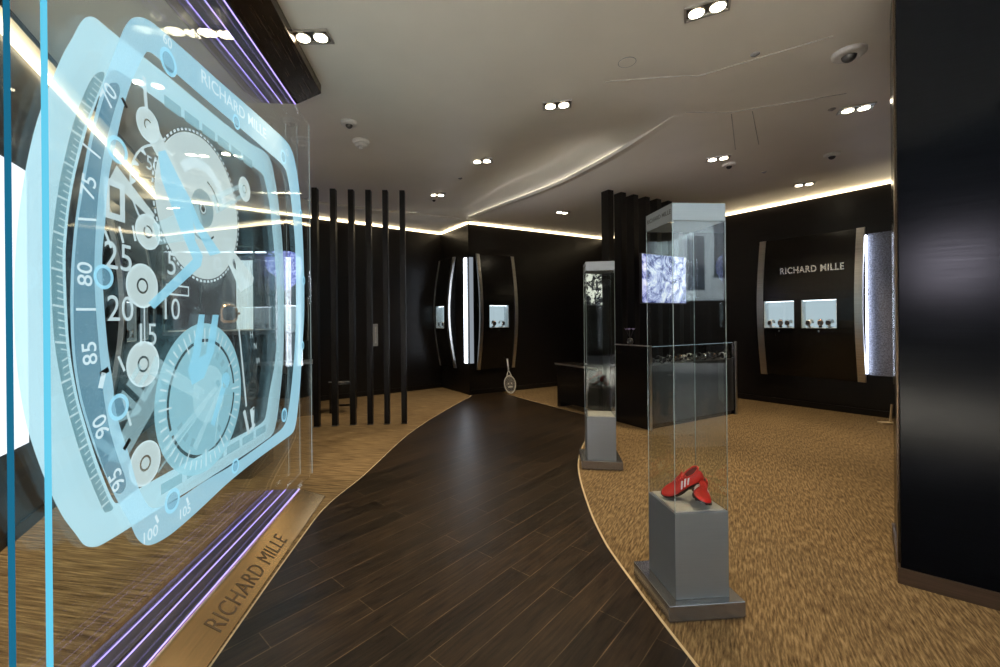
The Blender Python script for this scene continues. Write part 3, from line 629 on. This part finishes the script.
# ------------------------------------------------------------------ glass tower showcases
def showcase(label, loc, rz):
    r = thing('glass_showcase', label, 'showcase', loc, rz, 'glass tower showcases')
    mb = MB(); mb.box(-.186, .186, -.169, .2, .006, .08); mb.box(-.18, .18, -.163, .194, 0, .006); mb.build('plinth', M['plinth'], r, bevel=.003)
    mb = MB(); mb.box(-.1325, .1325, -.13, .13, .08, .486); mb.build('pedestal', M['satin'], r, bevel=.002)
    mb = MB(); mb.box(-.12, .12, -.118, .118, .486, .492); mb.build('display_shelf', M['stone'], r)
    mb = MB(); mb.box(-.1325, .1325, -.13, .13, 1.866, 1.951); hd = mb.build('header', M['satin'], r, bevel=.002)
    text_obj('lettering', 'RICHARD MILLE', .03, M['dark'], hd, Matrix(((0, 0, -1, -.1327), (-1, 0, 0, 0), (0, 1, 0, 1.912), (0, 0, 0, 1))), .0004, 1.1, .0005)
    t = .006; a = .13
    for k, b in enumerate(((-a + t, a - t, -.128, -.128 + t), (-a + t, a - t, .128 - t, .128), (-a, -a + t, -.128, .128), (a - t, a, -.128, .128))):
        mb = MB(); mb.box(*b, .493, 1.865); mb.build('glass_pane', M['glass'], r)
    for sx in (-1, 1):
        for sy in (-1, 1):
            mb = MB(); mb.box(min(sx * a, sx * (a + .0018)), max(sx * a, sx * (a + .0018)), min(sy * .1255, sy * .1285), max(sy * .1255, sy * .1285), .4865, 1.865); mb.build('corner_seam', M['seam'], r)
    return r
showcase('nearest glass tower showcase holding the red football boots', (1.202, 2.023, 0), 0)
showcase('smaller glass tower showcase farther back, empty, beside the black desk', (1.49, 3.97, .0042), -math.atan2(.093, .366))

# ------------------------------------------------------------------ red football boots
def boot(label, loc, rot):
    r = thing('football_boot', label, 'boot', loc, 0, 'red football boots in the showcase'); r.rotation_euler = rot
    L = .225
    # stations along the boot: x, half width, top z, centre y
    st = [(0, .012, .05, 0), (.006, .022, .062, 0), (.02, .029, .078, 0), (.045, .031, .074, .0), (.075, .031, .067, .0), (.10, .033, .066, .001), (.13, .038, .056, .002), (.16, .042, .044, .003), (.185, .041, .036, .003), (.205, .033, .030, .002), (.218, .020, .025, 0), (.225, .006, .020, 0)]
    z0 = .014
    def ring(x, w, zt, yc, n=14):
        out = []
        for i in range(n):
            a = PI * i / (n - 1)
            y = yc - w * math.cos(a) * (1 - .10 * math.sin(a)); z = z0 + (zt - z0) * (max(0.0, math.sin(a)) ** .62)
            out.append((x, y, z))
        return out
    mb = MB(); mb.rings([ring(*s) for s in st]); up = mb.build('upper', M['red'], r, True)
    up.modifiers.new('s', 'SUBSURF').levels = 1; up.modifiers['s'].render_levels = 2
    # dark opening and padded collar
    col = [(.052 + .04 * math.cos(a), .0215 * math.sin(a), .0775 - .010 * (math.cos(a) + .4) + (.004 if math.cos(a) < -.5 else 0)) for a in [2 * PI * i / 20 for i in range(20)]]
    mb = MB(); c0 = mb.v(.052, 0, .0745); vv = [mb.v(*p) for p in col]
    for i in range(20): mb.face([vv[i], vv[(i + 1) % 20], c0])
    mb.build('lining', M['lining'], r, True)
    mb = MB(); mb.tube(col, .0045, 8, True); mb.build('collar', M['red'], r, True)
    mb = MB(); mb.rings([[(x, y, z) for (y, z) in ((-.016, zz), (.016, zz), (.016, zz + .004), (-.016, zz + .004))] for x, zz in ((.088, .083), (.098, .073), (.115, .065), (.135, .056))]); mb.build('tongue', M['red'], r, True)
    mb = MB()
    for k in range(5):
        x = .096 + k * .011; zz = .0755 - k * .0048
        mb.tube([(x, -.018, zz - .003), (x + .003, -.008, zz + .003), (x + .006, .006, zz + .003), (x + .008, .018, zz - .003)], .0018, 6)
    mb.build('laces', M['redlace'], r, True)
    for s in (-1, 1):
        for k in range(3):
            mb = MB(); rows = []
            for t in [i / 6 for i in range(7)]:
                x = .082 + k * .019 + .022 * t - .008; i_ = 0
                while st[i_ + 1][0] < x: i_ += 1
                f = (x - st[i_][0]) / (st[i_ + 1][0] - st[i_][0]); w = st[i_][1] + (st[i_ + 1][1] - st[i_][1]) * f; zt = st[i_][2] + (st[i_ + 1][2] - st[i_][2]) * f
                a = .28 + .75 * (1 - t)
                y = (w * math.cos(a) * (1 - .10 * math.sin(a)) + .0014); z = z0 + (zt - z0) * (max(0.0, math.sin(a)) ** .62) + .0008
                rows.append([(x - .0042, s * y, z), (x + .0042, s * y, z), (x + .0042, s * (y - .003), z), (x - .0042, s * (y - .003), z)])
            mb.rings(rows); mb.build('stripe', M['stripe'], r, True)
    out = [(s[0] - (.003 if s[0] < .01 else 0) + (.003 if s[0] > .21 else 0), s[3] - s[1] * (1.04 if s[0] < .06 or s[0] > .12 else .9)) for s in st] + [(s[0] - (.003 if s[0] < .01 else 0) + (.003 if s[0] > .21 else 0), s[3] + s[1] * (1.04 if s[0] < .06 or s[0] > .12 else .9)) for s in reversed(st)]
    mb = MB(); mb.prism(out, .009, .016); mb.build('sole', M['sole'], r)
    for x, y in ((.02, .017), (.02, -.017), (.05, .018), (.05, -.018), (.125, .026), (.125, -.026), (.155, .029), (.155, -.029), (.19, .022), (.19, -.022)):
        mb = MB(); mb.lathe([(.0075, .010), (.0055, .002), (.0045, 0)], 12, x, y); mb.build('stud', M['sole'], r)
    return r
zs = .492
boot('red boot lying across the other, toe pointing left, three white stripes', (1.304, 2.03, zs + .094), (math.radians(-16), math.radians(23), math.radians(172)))
boot('lower red boot underneath the other one, toe pointing to the front', (1.292, 2.075, zs + .012), (math.radians(-18), math.radians(-7), math.radians(-117)))

# ------------------------------------------------------------------ watches
def make_watch(label, loc, rz, strap, case, group, sc=1.0):
    r = thing('watch', label, 'watch', loc, rz, group); r.scale = (sc, sc, sc)
    mb = MB(); n = 22; rows = []
    for i in range(n + 1):   # strap loop standing on its edge, open side down
        a = -PI * .36 + (PI * 1.72) * i / n
        x = 0; y = .030 * math.cos(a + PI / 2 - .36) ; z = .036 + .034 * math.sin(a + PI / 2 - .36)
        w = .011
        yo, zo = (y * 1.09, .036 + (z - .036) * 1.09)
        rows.append([(-w, y, z), (w, y, z), (w, yo, zo), (-w, yo, zo)])
    mb.rings(rows); mb.build('strap', strap, r, True)
    def ton(w, h, y):
        pts = []
        for i in range(24):
            a = 2 * PI * i / 24; c, s = math.cos(a), math.sin(a)
            pts.append((w * math.copysign(abs(c) ** .6, c), y, .042 + h * math.copysign(abs(s) ** .75, s)))
        return pts
    mb = MB(); mb.rings([ton(.019, .0235, -.029), ton(.0205, .025, -.034), ton(.019, .023, -.041)]); cs = mb.build('case', case, r, True)
    mb = MB(); mb.rings([ton(.0145, .018, -.0409), ton(.0145, .018, -.0418)]); mb.build('dial', M['dial'], cs)
    mb = MB(); mb.tube([(.0195, -.035, .042), (.025, -.035, .042)], .003, 8); mb.build('crown', case, cs)
    return r
STR = [(M['strapk'], M['straps'], 'black-strapped silver'), (M['strapw'], M['strapw'], 'white'), (M['strapk'], M['strapg'], 'black-strapped rose-gold'), (M['straps'], M['straps'], 'all-silver')]
ORD = ['first', 'second', 'third', 'fourth', 'fifth', 'sixth', 'seventh', 'eighth']

# ------------------------------------------------------------------ bulging wall units with lit windows
def wall_unit(label, a, ang, w, windows, name=None, z0=.48, z1=2.69, b0=.05, b1=.19, tw=.045):
    r = thing('wall_display_unit', label, 'display unit', (a[0], a[1], 0), ang, 'bulging black wall units with lit windows')
    bul = lambda z: b0 + (b1 - b0) * math.sin(PI * (z - z0) / (z1 - z0))
    zs_ = sorted(set([z0 + (z1 - z0) * i / 20 for i in range(21)] + [q for x in windows for q in (x[2], x[3])]))
    xs_ = sorted(set([0, w] + [q for x in windows for q in (x[0], x[1])]))
    mb = MB(); g = [[mb.v(x, -bul(z), z) for x in xs_] for z in zs_]
    for j in range(len(zs_) - 1):
        for i in range(len(xs_) - 1):
            cx, cz = (xs_[i] + xs_[i + 1]) / 2, (zs_[j] + zs_[j + 1]) / 2
            if any(q[0] < cx < q[1] and q[2] < cz < q[3] for q in windows): continue
            mb.face([g[j][i], g[j][i + 1], g[j + 1][i + 1], g[j + 1][i]])
    for x in (0, w):
        i = 0 if x == 0 else len(xs_) - 1
        bk = [mb.v(x, -.002, z) for z in zs_]
        for j in range(len(zs_) - 1): mb.face([g[j][i], g[j + 1][i], bk[j + 1], bk[j]])
    for j, z in ((0, z0), (len(zs_) - 1, z1)):
        mb.face(g[j] + [mb.v(w, -.002, z), mb.v(0, -.002, z)])
    mb.build('panel', M['lacquer'], r)
    for x in (0, w):
        s = -1 if x == 0 else 1
        rows = []
        for i in range(33):
            z = z0 - .005 + (z1 - z0 + .01) * i / 32; y = -bul(min(max(z, z0), z1))
            xa, xb = x - s * tw * .5, x + s * tw
            rows.append([(xa, y - .012, z), (xb, y - .012, z), (xb, y + .03, z), (xa, y + .03, z)])
        mb = MB(); mb.rings(rows); mb.build('trim', M['steel'], r)
    if name:
        text_obj('lettering', name[0], name[1], M['letter'], r, Matrix.Translation((w / 2 + name[3], -bul(name[2]) - .012, name[2])) @ Matrix.Rotation(PI / 2, 4, 'X'), .002, 1.45, .004, space=1.12, fit=(.80, .105))
    for (x0, x1, q0, q1, what, nw) in [(q + (None, 0))[:6] if len(q) < 6 else q for q in windows]:
        yf = -min(bul(q0), bul(q1)); yb = -.012
        mb = MB(); t = .008   # recessed box
        mb.box(x0, x0 + t, yf, yb, q0, q1); mb.box(x1 - t, x1, yf, yb, q0, q1); mb.box(x0 + t, x1 - t, yf, yb, q0, q0 + t); mb.box(x0 + t, x1 - t, yf, yb, q1 - t, q1)
        bx = mb.build('display_window', M['nichewhite'], r)
        mb = MB(); mb.box(x0 + t, x1 - t, yb - .006, yb, q0 + t, q1 - t); mb.build('backlight', M['niche'], bx)
        mb = MB(); mb.box(x0 + t, x1 - t, yb - .10, yb - .09, q1 - t - .006, q1 - t); mb.build('light', M['cool'], bx)
        mb = MB(); mb.box(x0 + t, x1 - t, yf + .004, yf + .009, q0 + t, q1 - t); mb.build('glass', M['glass'], bx)
        mb = MB(); f = .009; yy = -bul((q0 + q1) / 2) - .004
        for bb in ((x0 - f, x0, q0 - f, q1 + f), (x1, x1 + f, q0 - f, q1 + f), (x0, x1, q0 - f, q0), (x0, x1, q1, q1 + f)): mb.box(bb[0], bb[1], yy, yy + .02, bb[2], bb[3])
        mb.build('frame', M['lacquer'], bx)
        mb = MB(); xm = (x0 + x1) / 2; zc = q0 - .045
        mb.rings([[(xm + .012 * math.cos(k * PI / 8), y_, zc + .012 * math.sin(k * PI / 8)) for k in range(16)] for y_ in (-bul(zc), -bul(zc) - .008)]); mb.build('lock', M['letter'], bx)
        ca, sa = math.cos(ang), math.sin(ang)
        for k in range(nw):
            lx = x0 + (x1 - x0) * (k + .75) / (nw + .5); ly = (yf * .55 + yb * .45)
            st = STR[(k + int(abs(a[0]) * 10)) % 4]
            make_watch('%s watch, %s from left, in the %s' % (st[2], ORD[k], what), (a[0] + ca * lx - sa * ly, a[1] + sa * lx + ca * ly, q0 + t), ang + (.25 if k % 2 else -.2), st[0], st[1], 'watches in the lit wall windows', 1.75)
    return r
RWa = math.atan2(4.07 - 9.44, 6.9 - 3.741)
wall_unit('black bulging wall unit with silver lettering, two lit windows and curved silver edges', (5.385, 6.645), RWa, 1.215,
          [(.035, .46, 1.25, 1.685, 'left window under the silver lettering', 3), (.55, .985, 1.25, 1.685, 'right window under the silver lettering', 3)], ('RICHARD MILLE', .158, 2.16, .06), tw=.06)
LWa = math.atan2(LWf[1] - LWn[1], LWf[0] - LWn[0])
wall_unit('black bulging wall unit with two lit windows behind the etched glass', (-3.40, 4.45), LWa, 1.2,
          [(.08, .51, 1.22, 1.66, 'left lit window behind etched glass', 2), (.58, 1.01, 1.22, 1.66, 'right lit window behind etched glass', 2)])
BCa = math.atan2(COR[1] - BLr[1], COR[0] - BLr[0]); BRa = math.atan2(BRr[1] - COR[1], BRr[0] - COR[0]); BLa = math.atan2(BLr[1] - LWf[1], BLr[0] - LWf[0])
wall_unit('curved black wall unit with one lit window left of the glowing corner', (-.058, 8.998), BCa, .62, [(.06, .46, 1.27, 1.725, 'lit window left of the glowing corner', 2)])
wall_unit('curved black wall unit with one lit window right of the glowing corner', (.625, 8.075), BRa, .76, [(.16, .60, 1.28, 1.715, 'lit window right of the glowing corner', 2)])
wall_unit('black wall unit with one lit window under the blue watch screen', (-2.95, 7.332), BLa, .60, [(.22, .48, 1.25, 1.71, 'lit window under the blue watch screen', 2)], b1=.1, z0=1.1, z1=1.85, tw=.012)
# glowing slots beside the units
def glow(label, a, ang, x0, x1, z0, z1, px=None, mat='cool', depth=.02):
    r = thing('wall_light', label, 'wall light', (a[0], a[1], 0), ang, 'upright white light slots on the walls')
    mb = MB(); mb.box(x0, x1, -depth, -.003, z0, z1); mb.build('light_bar', M[mat], r)
    if px:
        mb = MB(); mb.box(px[0], px[1], -.012, -.002, z0 - .02, z1 + .02); mb.build('textured_panel', M['texture'], r)
glow('thin upright white light on the right wall beside the lettered unit', (5.385, 6.645), RWa, 1.278, 1.288, .60, 2.58, (1.30, 1.75), mat='coolhot', depth=.05)
LBC = math.hypot(COR[0] - BLr[0], COR[1] - BLr[1])
glow('bright upright light bar on the corner between two curved units', BLr, BCa, LBC - .155, LBC - .06, .6, 2.63)
r = thing('lit_wall_strip', 'grey strip just right of the bright corner bar, light on it given as glow', 'wall panel', (COR[0], COR[1], 0), BRa)
mb = MB(); mb.box(.012, .09, -.02, -.003, .6, 2.63); mb.build('glow_strip', M['barglow'], r)  # light on the grey strip is painted in as its own glow
glow('broad white light panel on the left wall at the picture edge', LWn, LWa, 1.46, 2.22, .60, 2.46, mat='coolp')

# ------------------------------------------------------------------ screens
def screen(label, loc, ang, w, h, mat, name='wall_screen'):
    r = thing(name, label, 'screen', loc, ang, 'picture screens on the walls')
    mb = MB(); mb.box(-w / 2 - .012, w / 2 + .012, 0, .04, -h / 2 - .012, h / 2 + .012); mb.build('housing', M['dark'], r, bevel=.004)
    mb = MB(); mb.box(-w / 2, w / 2, -.003, 0, -h / 2, h / 2); mb.build('display', mat, r)
    return r
SR = Vector((2.329, 5.696)); SE = Vector((1.127, .48)).normalized(); SA = math.atan2(SE.y, SE.x); SN = Vector((SE.y, -SE.x))
c = (Vector((2.81, 5.794)) + Vector((3.70, 6.172))) / 2
screen('pale blue picture screen on the right-hand slats, behind the near showcase', (c.x, c.y, 2.0), SA, .95, .70, M['tvpale'])
screen('small black and white picture screen behind the far glass showcase', (3.38, 9.275, 2.1), BRa, .60, .70, M['tvart'])
r = screen('dark screen with a glowing blue watch picture behind the etched glass', (-2.735, 7.43, 2.31), BLa, .74, .76, M['dark'])
def disp(pts, name, mat, par):
    fill_obj(name, pts, mat, par, Matrix(((1, 0, 0, 0), (0, 0, -1, -.0045), (0, 1, 0, 0), (0, 0, 0, 1))))
disp([smooth_loop([(-.28, .18), (-.18, .30), (0, .33), (.18, .31), (.28, .2), (.29, .0), (.2, -.2), (.06, -.33), (-.03, -.32), (-.12, -.12), (-.25, -.02)])], 'watch_picture', M['skull'], r)

# ------------------------------------------------------------------ slat screens
def slat(label, x, y, rz, grp, a=.05, d=.07):
    r = thing('partition_pillar', label, 'pillar', (x, y, 0), rz, grp)
    mb = MB(); mb.box(-a, a, -d, d, .012, 3.222); mb.build('post', M['slat'], r, bevel=.004)
    mb = MB(); mb.box(-a - .004, a + .004, -d - .004, d + .004, 0, .012); mb.build('foot', M['dark'], r)
LS = [(-1.737, 5.80), (-1.505, 5.835), (-1.27, 5.858), (-1.037, 5.858), (-.808, 5.858), (-.575, 5.857)]
for i, (x, y) in enumerate(LS):
    slat('tall black upright of the left screen, %s counted from the etched glass' % ORD[i], x, y + .05, .0, 'upright black timbers left of the path', .036, .05)
for i in range(8):
    p = SR + SE * (.245 * i) + Vector((-SE.y, SE.x)) * .07
    slat('tall black upright of the right screen, %s counted from the far showcase' % ORD[i], p.x + .0, p.y, SA, 'upright black timbers behind the near showcase')

# ------------------------------------------------------------------ counters
CE = Vector((.918, .397)); CA = math.atan2(CE.y, CE.x)
r = thing('display_counter', 'black watch counter with glass top behind the near showcase', 'counter', (2.584, 5.142, 0), CA)
mb = MB(); mb.box(.03, 1.79, .0, .02, .06, .80); mb.build('front_panel', pbr('smoked_front', (.035, .038, .038), .3, metal=.5, grain=((2, 2, 2), .02)), r)
mb = MB(); mb.box(.012, 1.80, .02, .55, .0, .80); mb.build('body', M['lacquer'], r)
mb = MB(); mb.box(-.02, .012, -.01, .56, 0, 1.06); ep = mb.build('end_panel', M['lacquer'], r)
mb = MB(); mb.box(-.022, .014, -.012, .562, 1.06, 1.072); mb.box(-.022, .014, -.026, -.012, 0, 1.072); mb.build('silver_edge', M['steel'], ep)
mb = MB(); mb.box(1.80, 1.832, -.01, .56, 0, 1.06); ep = mb.build('end_panel', M['lacquer'], r)
mb = MB(); mb.box(1.80, 1.836, -.026, -.012, 0, 1.072); mb.build('silver_edge', M['steel'], ep)
mb = MB(); mb.box(.014, 1.798, .0, .55, .80, .815); mb.build('watch_tray', M['dark'], r)
mb = MB(); mb.box(.014, 1.798, -.004, .002, .816, 1.058); mb.build('front_glass', M['glass'], r)
mb = MB(); mb.box(.014, 1.798, -.004, .55, 1.058, 1.068); mb.build('top_glass', M['glass'], r)
mb = MB(); mb.box(.03, 1.78, .012, .016, 1.052, 1.057); mb.build('light_bar', M['niche'], r)
k = 0
for row, (yy, n) in enumerate(((.10, 8), (.24, 7))):
    for i in range(n):
        lx = .14 + i * .22 + (.1 if row else 0); st = STR[(i * 3 + row) % 4]
        p = Vector((2.584, 5.142)) + CE * lx + Vector((-CE.y, CE.x)) * yy
        make_watch('%s watch in the glass counter, %s in the %s row' % (st[2], ORD[i], 'front' if row == 0 else 'rear'), (p.x, p.y, .815), CA + random.uniform(-.5, .5), st[0], st[1], 'watches inside the glass counter', 1.35)
def flower(label, loc):
    r = thing('flower_stem', label, 'flower', loc)
    mb = MB(); mb.lathe([(.03, 0), (.04, .04), (.03, .08), (.022, .085)], 16); mb.build('vase', M['dark'], r, True)
    mb = MB()
    for i in range(5): mb.tube([(0, 0, .07), (.02 * math.cos(i * 1.3), .02 * math.sin(i * 1.3), .13), (.05 * math.cos(i * 1.3), .05 * math.sin(i * 1.3), .2)], .003, 5)
    mb.build('stems', M['dark'], r)
    lil = pbr('lilac_petal', (.34, .28, .52), .6)
    for i in range(5):
        mb = MB()
        for q in range(6):
            a = q * PI / 3; cx, cy, cz = .05 * math.cos(i * 1.3), .05 * math.sin(i * 1.3), .2
            mb.rings([[(cx + (.006 + t * .02) * math.cos(a) + s * .007 * math.sin(a) * (1 - t), cy + (.006 + t * .02) * math.sin(a) - s * .007 * math.cos(a) * (1 - t), cz + .022 * t) for s in (-1, 0, 1)] for t in (0, .5, .9)], False, False, False)
        mb.build('petals', lil, r)
flower('small lilac flowers in a dark vase on the counter end', (2.46, 5.42, 1.072))
# left counter behind the etched glass
CL = math.atan2(.62, 1.28)
r = thing('display_counter', 'low black counter behind the etched glass, ending at the left slats', 'counter', (-3.22, 6.0, 0), CL)
Lc = 1.42
mb = MB(); mb.box(0, Lc - .03, 0, .5, 0, .78); mb.build('body', M['lacquer'], r)
mb = MB(); mb.box(0, Lc - .03, -.01, .51, .78, .806); mb.build('worktop', M['steel'], r)
mb = MB(); mb.box(Lc - .03, Lc, -.012, .51, 0, .806); mb.build('end_panel', M['steel'], r)
# desk beside the far showcase
DA = math.atan2(6.775 - 5.99, 1.788 - 2.13) + PI
dd = Vector((math.cos(DA), math.sin(DA)))
r = thing('black_desk', 'low black desk with panel legs behind the far showcase', 'desk', (1.80, 6.76, 0), math.atan2(-.917, .4))
mb = MB(); mb.box(-.02, .95, .0, .35, .68, .706); mb.build('desktop', M['lacquer'], r, bevel=.003)
mb = MB(); mb.box(-.02, .95, -.004, .0, .685, .712); mb.build('silver_edge', M['steel'], r)
mb = MB(); mb.box(0, .06, .03, .33, 0, .68); mb.build('leg', M['lacquer'], r)
mb = MB(); mb.box(.87, .93, .03, .33, 0, .68); mb.build('leg', M['lacquer'], r)
mb = MB(); mb.box(.06, .87, .03, .05, .085, .68); mb.build('modesty_panel', M['lacquer'], r)
# low stool behind the left slats
r = thing('low_stool', 'low black stool with silver top edge behind the left slats', 'stool', (-1.62, 6.85, 0), .12)
mb = MB(); mb.box(-.20, .20, -.17, .17, .44, .49); mb.build('seat', M['lacquer'], r, bevel=.006)
mb = MB(); mb.box(-.202, .202, -.174, -.17, .478, .492); mb.build('silver_edge', M['steel'], r)
for sx in (-1, 1):
    for sy in (-1, 1):
        mb = MB(); mb.box(sx * .175 - .02, sx * .175 + .02, sy * .145 - .02, sy * .145 + .02, 0, .44); mb.build('leg', M['lacquer'], r)
mb = MB(); mb.box(-.155, .155, -.15, -.135, .10, .13); mb.build('stretcher', M['lacquer'], r)

# tall vitrine behind the etched glass
VX, VY = -2.08, 4.19; VA = math.atan2(-.24, .8) + .25
r = thing('glass_vitrine', 'glass box vitrine with one large watch, seen through the etched panel', 'vitrine', (VX, VY, 0), .0)
mb = MB(); mb.box(-.33, .33, -.24, .24, 0, 1.30); mb.build('pedestal', M['lacquer'], r, bevel=.003)
mb = MB(); mb.box(-.39, .39, -.29, .29, 1.30, 1.335); mb.build('base', M['dark'], r, bevel=.003)
mb = MB(); mb.box(-.36, .36, -.26, .26, 1.335, 1.345); mb.build('display_floor', M['stone'], r)
for b in ((-.38, .38, -.28, -.274), (-.38, .38, .274, .28), (-.38, -.374, -.274, .274), (.374, .38, -.274, .274)):
    mb = MB(); mb.box(*b, 1.336, 2.09); mb.build('glass_pane', M['glass'], r)
mb = MB()
for sx in (-1, 1):
    for sy in (-1, 1): mb.box(sx * .383 - .007, sx * .383 + .007, sy * .283 - .007, sy * .283 + .007, 1.336, 2.1)
for sx in (-1, 1): mb.box(sx * .383 - .007, sx * .383 + .007, -.276, .276, 2.086, 2.1)
for sy in (-1, 1): mb.box(-.376, .376, sy * .283 - .007, sy * .283 + .007, 2.086, 2.1)
mb.build('frame', M['vframe'], r)
mb = MB(); mb.box(.02, .19, .16, .175, 1.346, 2.03); mb.build('picture_panel', pbr('glowing_picture_panel', (.62, .66, .66), .5, emis=(.7, .9, 1), estr=.6), r)  # glow added to the panel so the vitrine inside looks lit
mb = MB(); mb.box(-.37, .37, -.02, .02, 2.08, 2.088); mb.build('light_bar', M['cool'], r)
make_watch('large rose-gold watch standing alone inside the glass vitrine', (VX + .03, VY - .02, 1.345), .5, M['strapk'], M['strapg'], 'watches in the lit wall windows', 3.6)

# ------------------------------------------------------------------ racket leaning on the back wall, plate, little stand
r = thing('tennis_racket', 'white-strung racket standing head down against the back wall', 'racket', (1.262, 8.06, 0), BRa)
r.rotation_euler = Euler((math.radians(-11), 0, BRa), 'XYZ')
hd = [(.125 * math.sin(a) * (1 - .10 * math.cos(a)), 0, .172 - .165 * math.cos(a)) for a in [2 * PI * i / 40 for i in range(40)]]
mb = MB(); mb.tube(hd, .011, 8, True); fr = mb.build('frame', M['string'], r, True)
mb = MB()
for i in range(-6, 7):
    x = i * .0175; hgt = .155 * math.sqrt(max(0, 1 - (x / .12) ** 2)); mb.tube([(x, 0, .172 - hgt), (x, 0, .172 + hgt)], .0012, 4)
for i in range(-7, 8):
    z = i * .0195; wd = .118 * math.sqrt(max(0, 1 - (z / .16) ** 2)); mb.tube([(-wd, .001, .172 + z), (wd, .001, .172 + z)], .0012, 4)
mb.build('strings', M['string'], r)
fill_obj('string_logo', [[(-.05, .20), (-.02, .21), (-.02, .18), (-.05, .17)], [(.02, .21), (.05, .20), (.05, .17), (.02, .18)], bar2((-.05, .13), (.05, .13), .03)], M['string'], r, Matrix(((1, 0, 0, 0), (0, 0, -1, -.003), (0, 1, 0, 0), (0, 0, 0, 1))))
mb = MB(); mb.tube([(-.062, 0, .318), (-.035, 0, .38), (-.012, 0, .43)], .009, 8); mb.tube([(.062, 0, .318), (.035, 0, .38), (.012, 0, .43)], .009, 8); mb.tube([(-.04, 0, .36), (0, 0, .35), (.04, 0, .36)], .006, 6); mb.build('throat', M['string'], r, True)
mb = MB(); mb.tube([(0, 0, .42), (0, 0, .66)], .0145, 10); mb.tube([(0, 0, .655), (0, 0, .675)], .018, 10); mb.build('handle', M['strapw'], r, True)
t = thing('door_plate', 'pale grey upright plate on the dark wall behind the left slats', 'plate', (-1.39, 8.243, 0), BLa)
mb = MB(); mb.box(0, .10, -.012, -.001, .945, 1.372); mb.build('plate', pbr('grey_plate', (.32, .33, .34), .4), t, bevel=.002)
mb = MB(); mb.box(.035, .065, -.02, -.012, 1.0, 1.32); mb.build('grip', M['steel'], t, bevel=.002)
t = thing('floor_stand', 'small cream floor stand half hidden behind the dark pillar', 'stand', (5.80, 5.06, 0), -.25)
mb = MB(); mb.box(-.10, .08, -.05, .05, 0, .025); mb.build('foot', M['edge'], t, bevel=.004)
mb = MB(); mb.tube([(0.02, 0, .025), (.04, 0, .26)], .012, 8); mb.build('upright', M['edge'], t)

# ------------------------------------------------------------------ camera, world, view
cam = bpy.data.cameras.new('camera'); co = bpy.data.objects.new('camera', cam); C.objects.link(co)
F = 420.0; cam.sensor_width = 36; cam.lens = F / 1000 * 36; cam.clip_start = .05
yaw = math.atan(35 / 420); roll = math.radians(.55)
fwd = Vector((math.sin(yaw), math.cos(yaw), 0)); rt = Vector((math.cos(yaw), -math.sin(yaw), 0)); up = Vector((0, 0, 1))
X = rt * math.cos(roll) - up * math.sin(roll); Yv = rt * math.sin(roll) + up * math.cos(roll)
mw = Matrix.Identity(4)
for i in range(3): mw[i][0] = X[i]; mw[i][1] = Yv[i]; mw[i][2] = -fwd[i]
mw[2][3] = 1.4
co.matrix_world = mw
cam.shift_x = 20 / 1000; cam.shift_y = -12 / 1000
sc = bpy.context.scene; sc.camera = co
w = bpy.data.worlds.new('world'); sc.world = w; w.use_nodes = True
w.node_tree.nodes['Background'].inputs[0].default_value = (.75, .85, 1, 1); w.node_tree.nodes['Background'].inputs[1].default_value = .05
sc.view_settings.view_transform = 'Standard'; sc.view_settings.look = 'None'; sc.view_settings.exposure = .5; sc.view_settings.gamma = 1; sc.view_settings.use_curve_mapping = False
cy = sc.cycles
cy.transparent_max_bounces = 48; cy.max_bounces = 10; cy.glossy_bounces = 5; cy.diffuse_bounces = 4
cy.use_denoising = True; cy.sample_clamp_indirect = 6; cy.caustics_reflective = False; cy.caustics_refractive = False
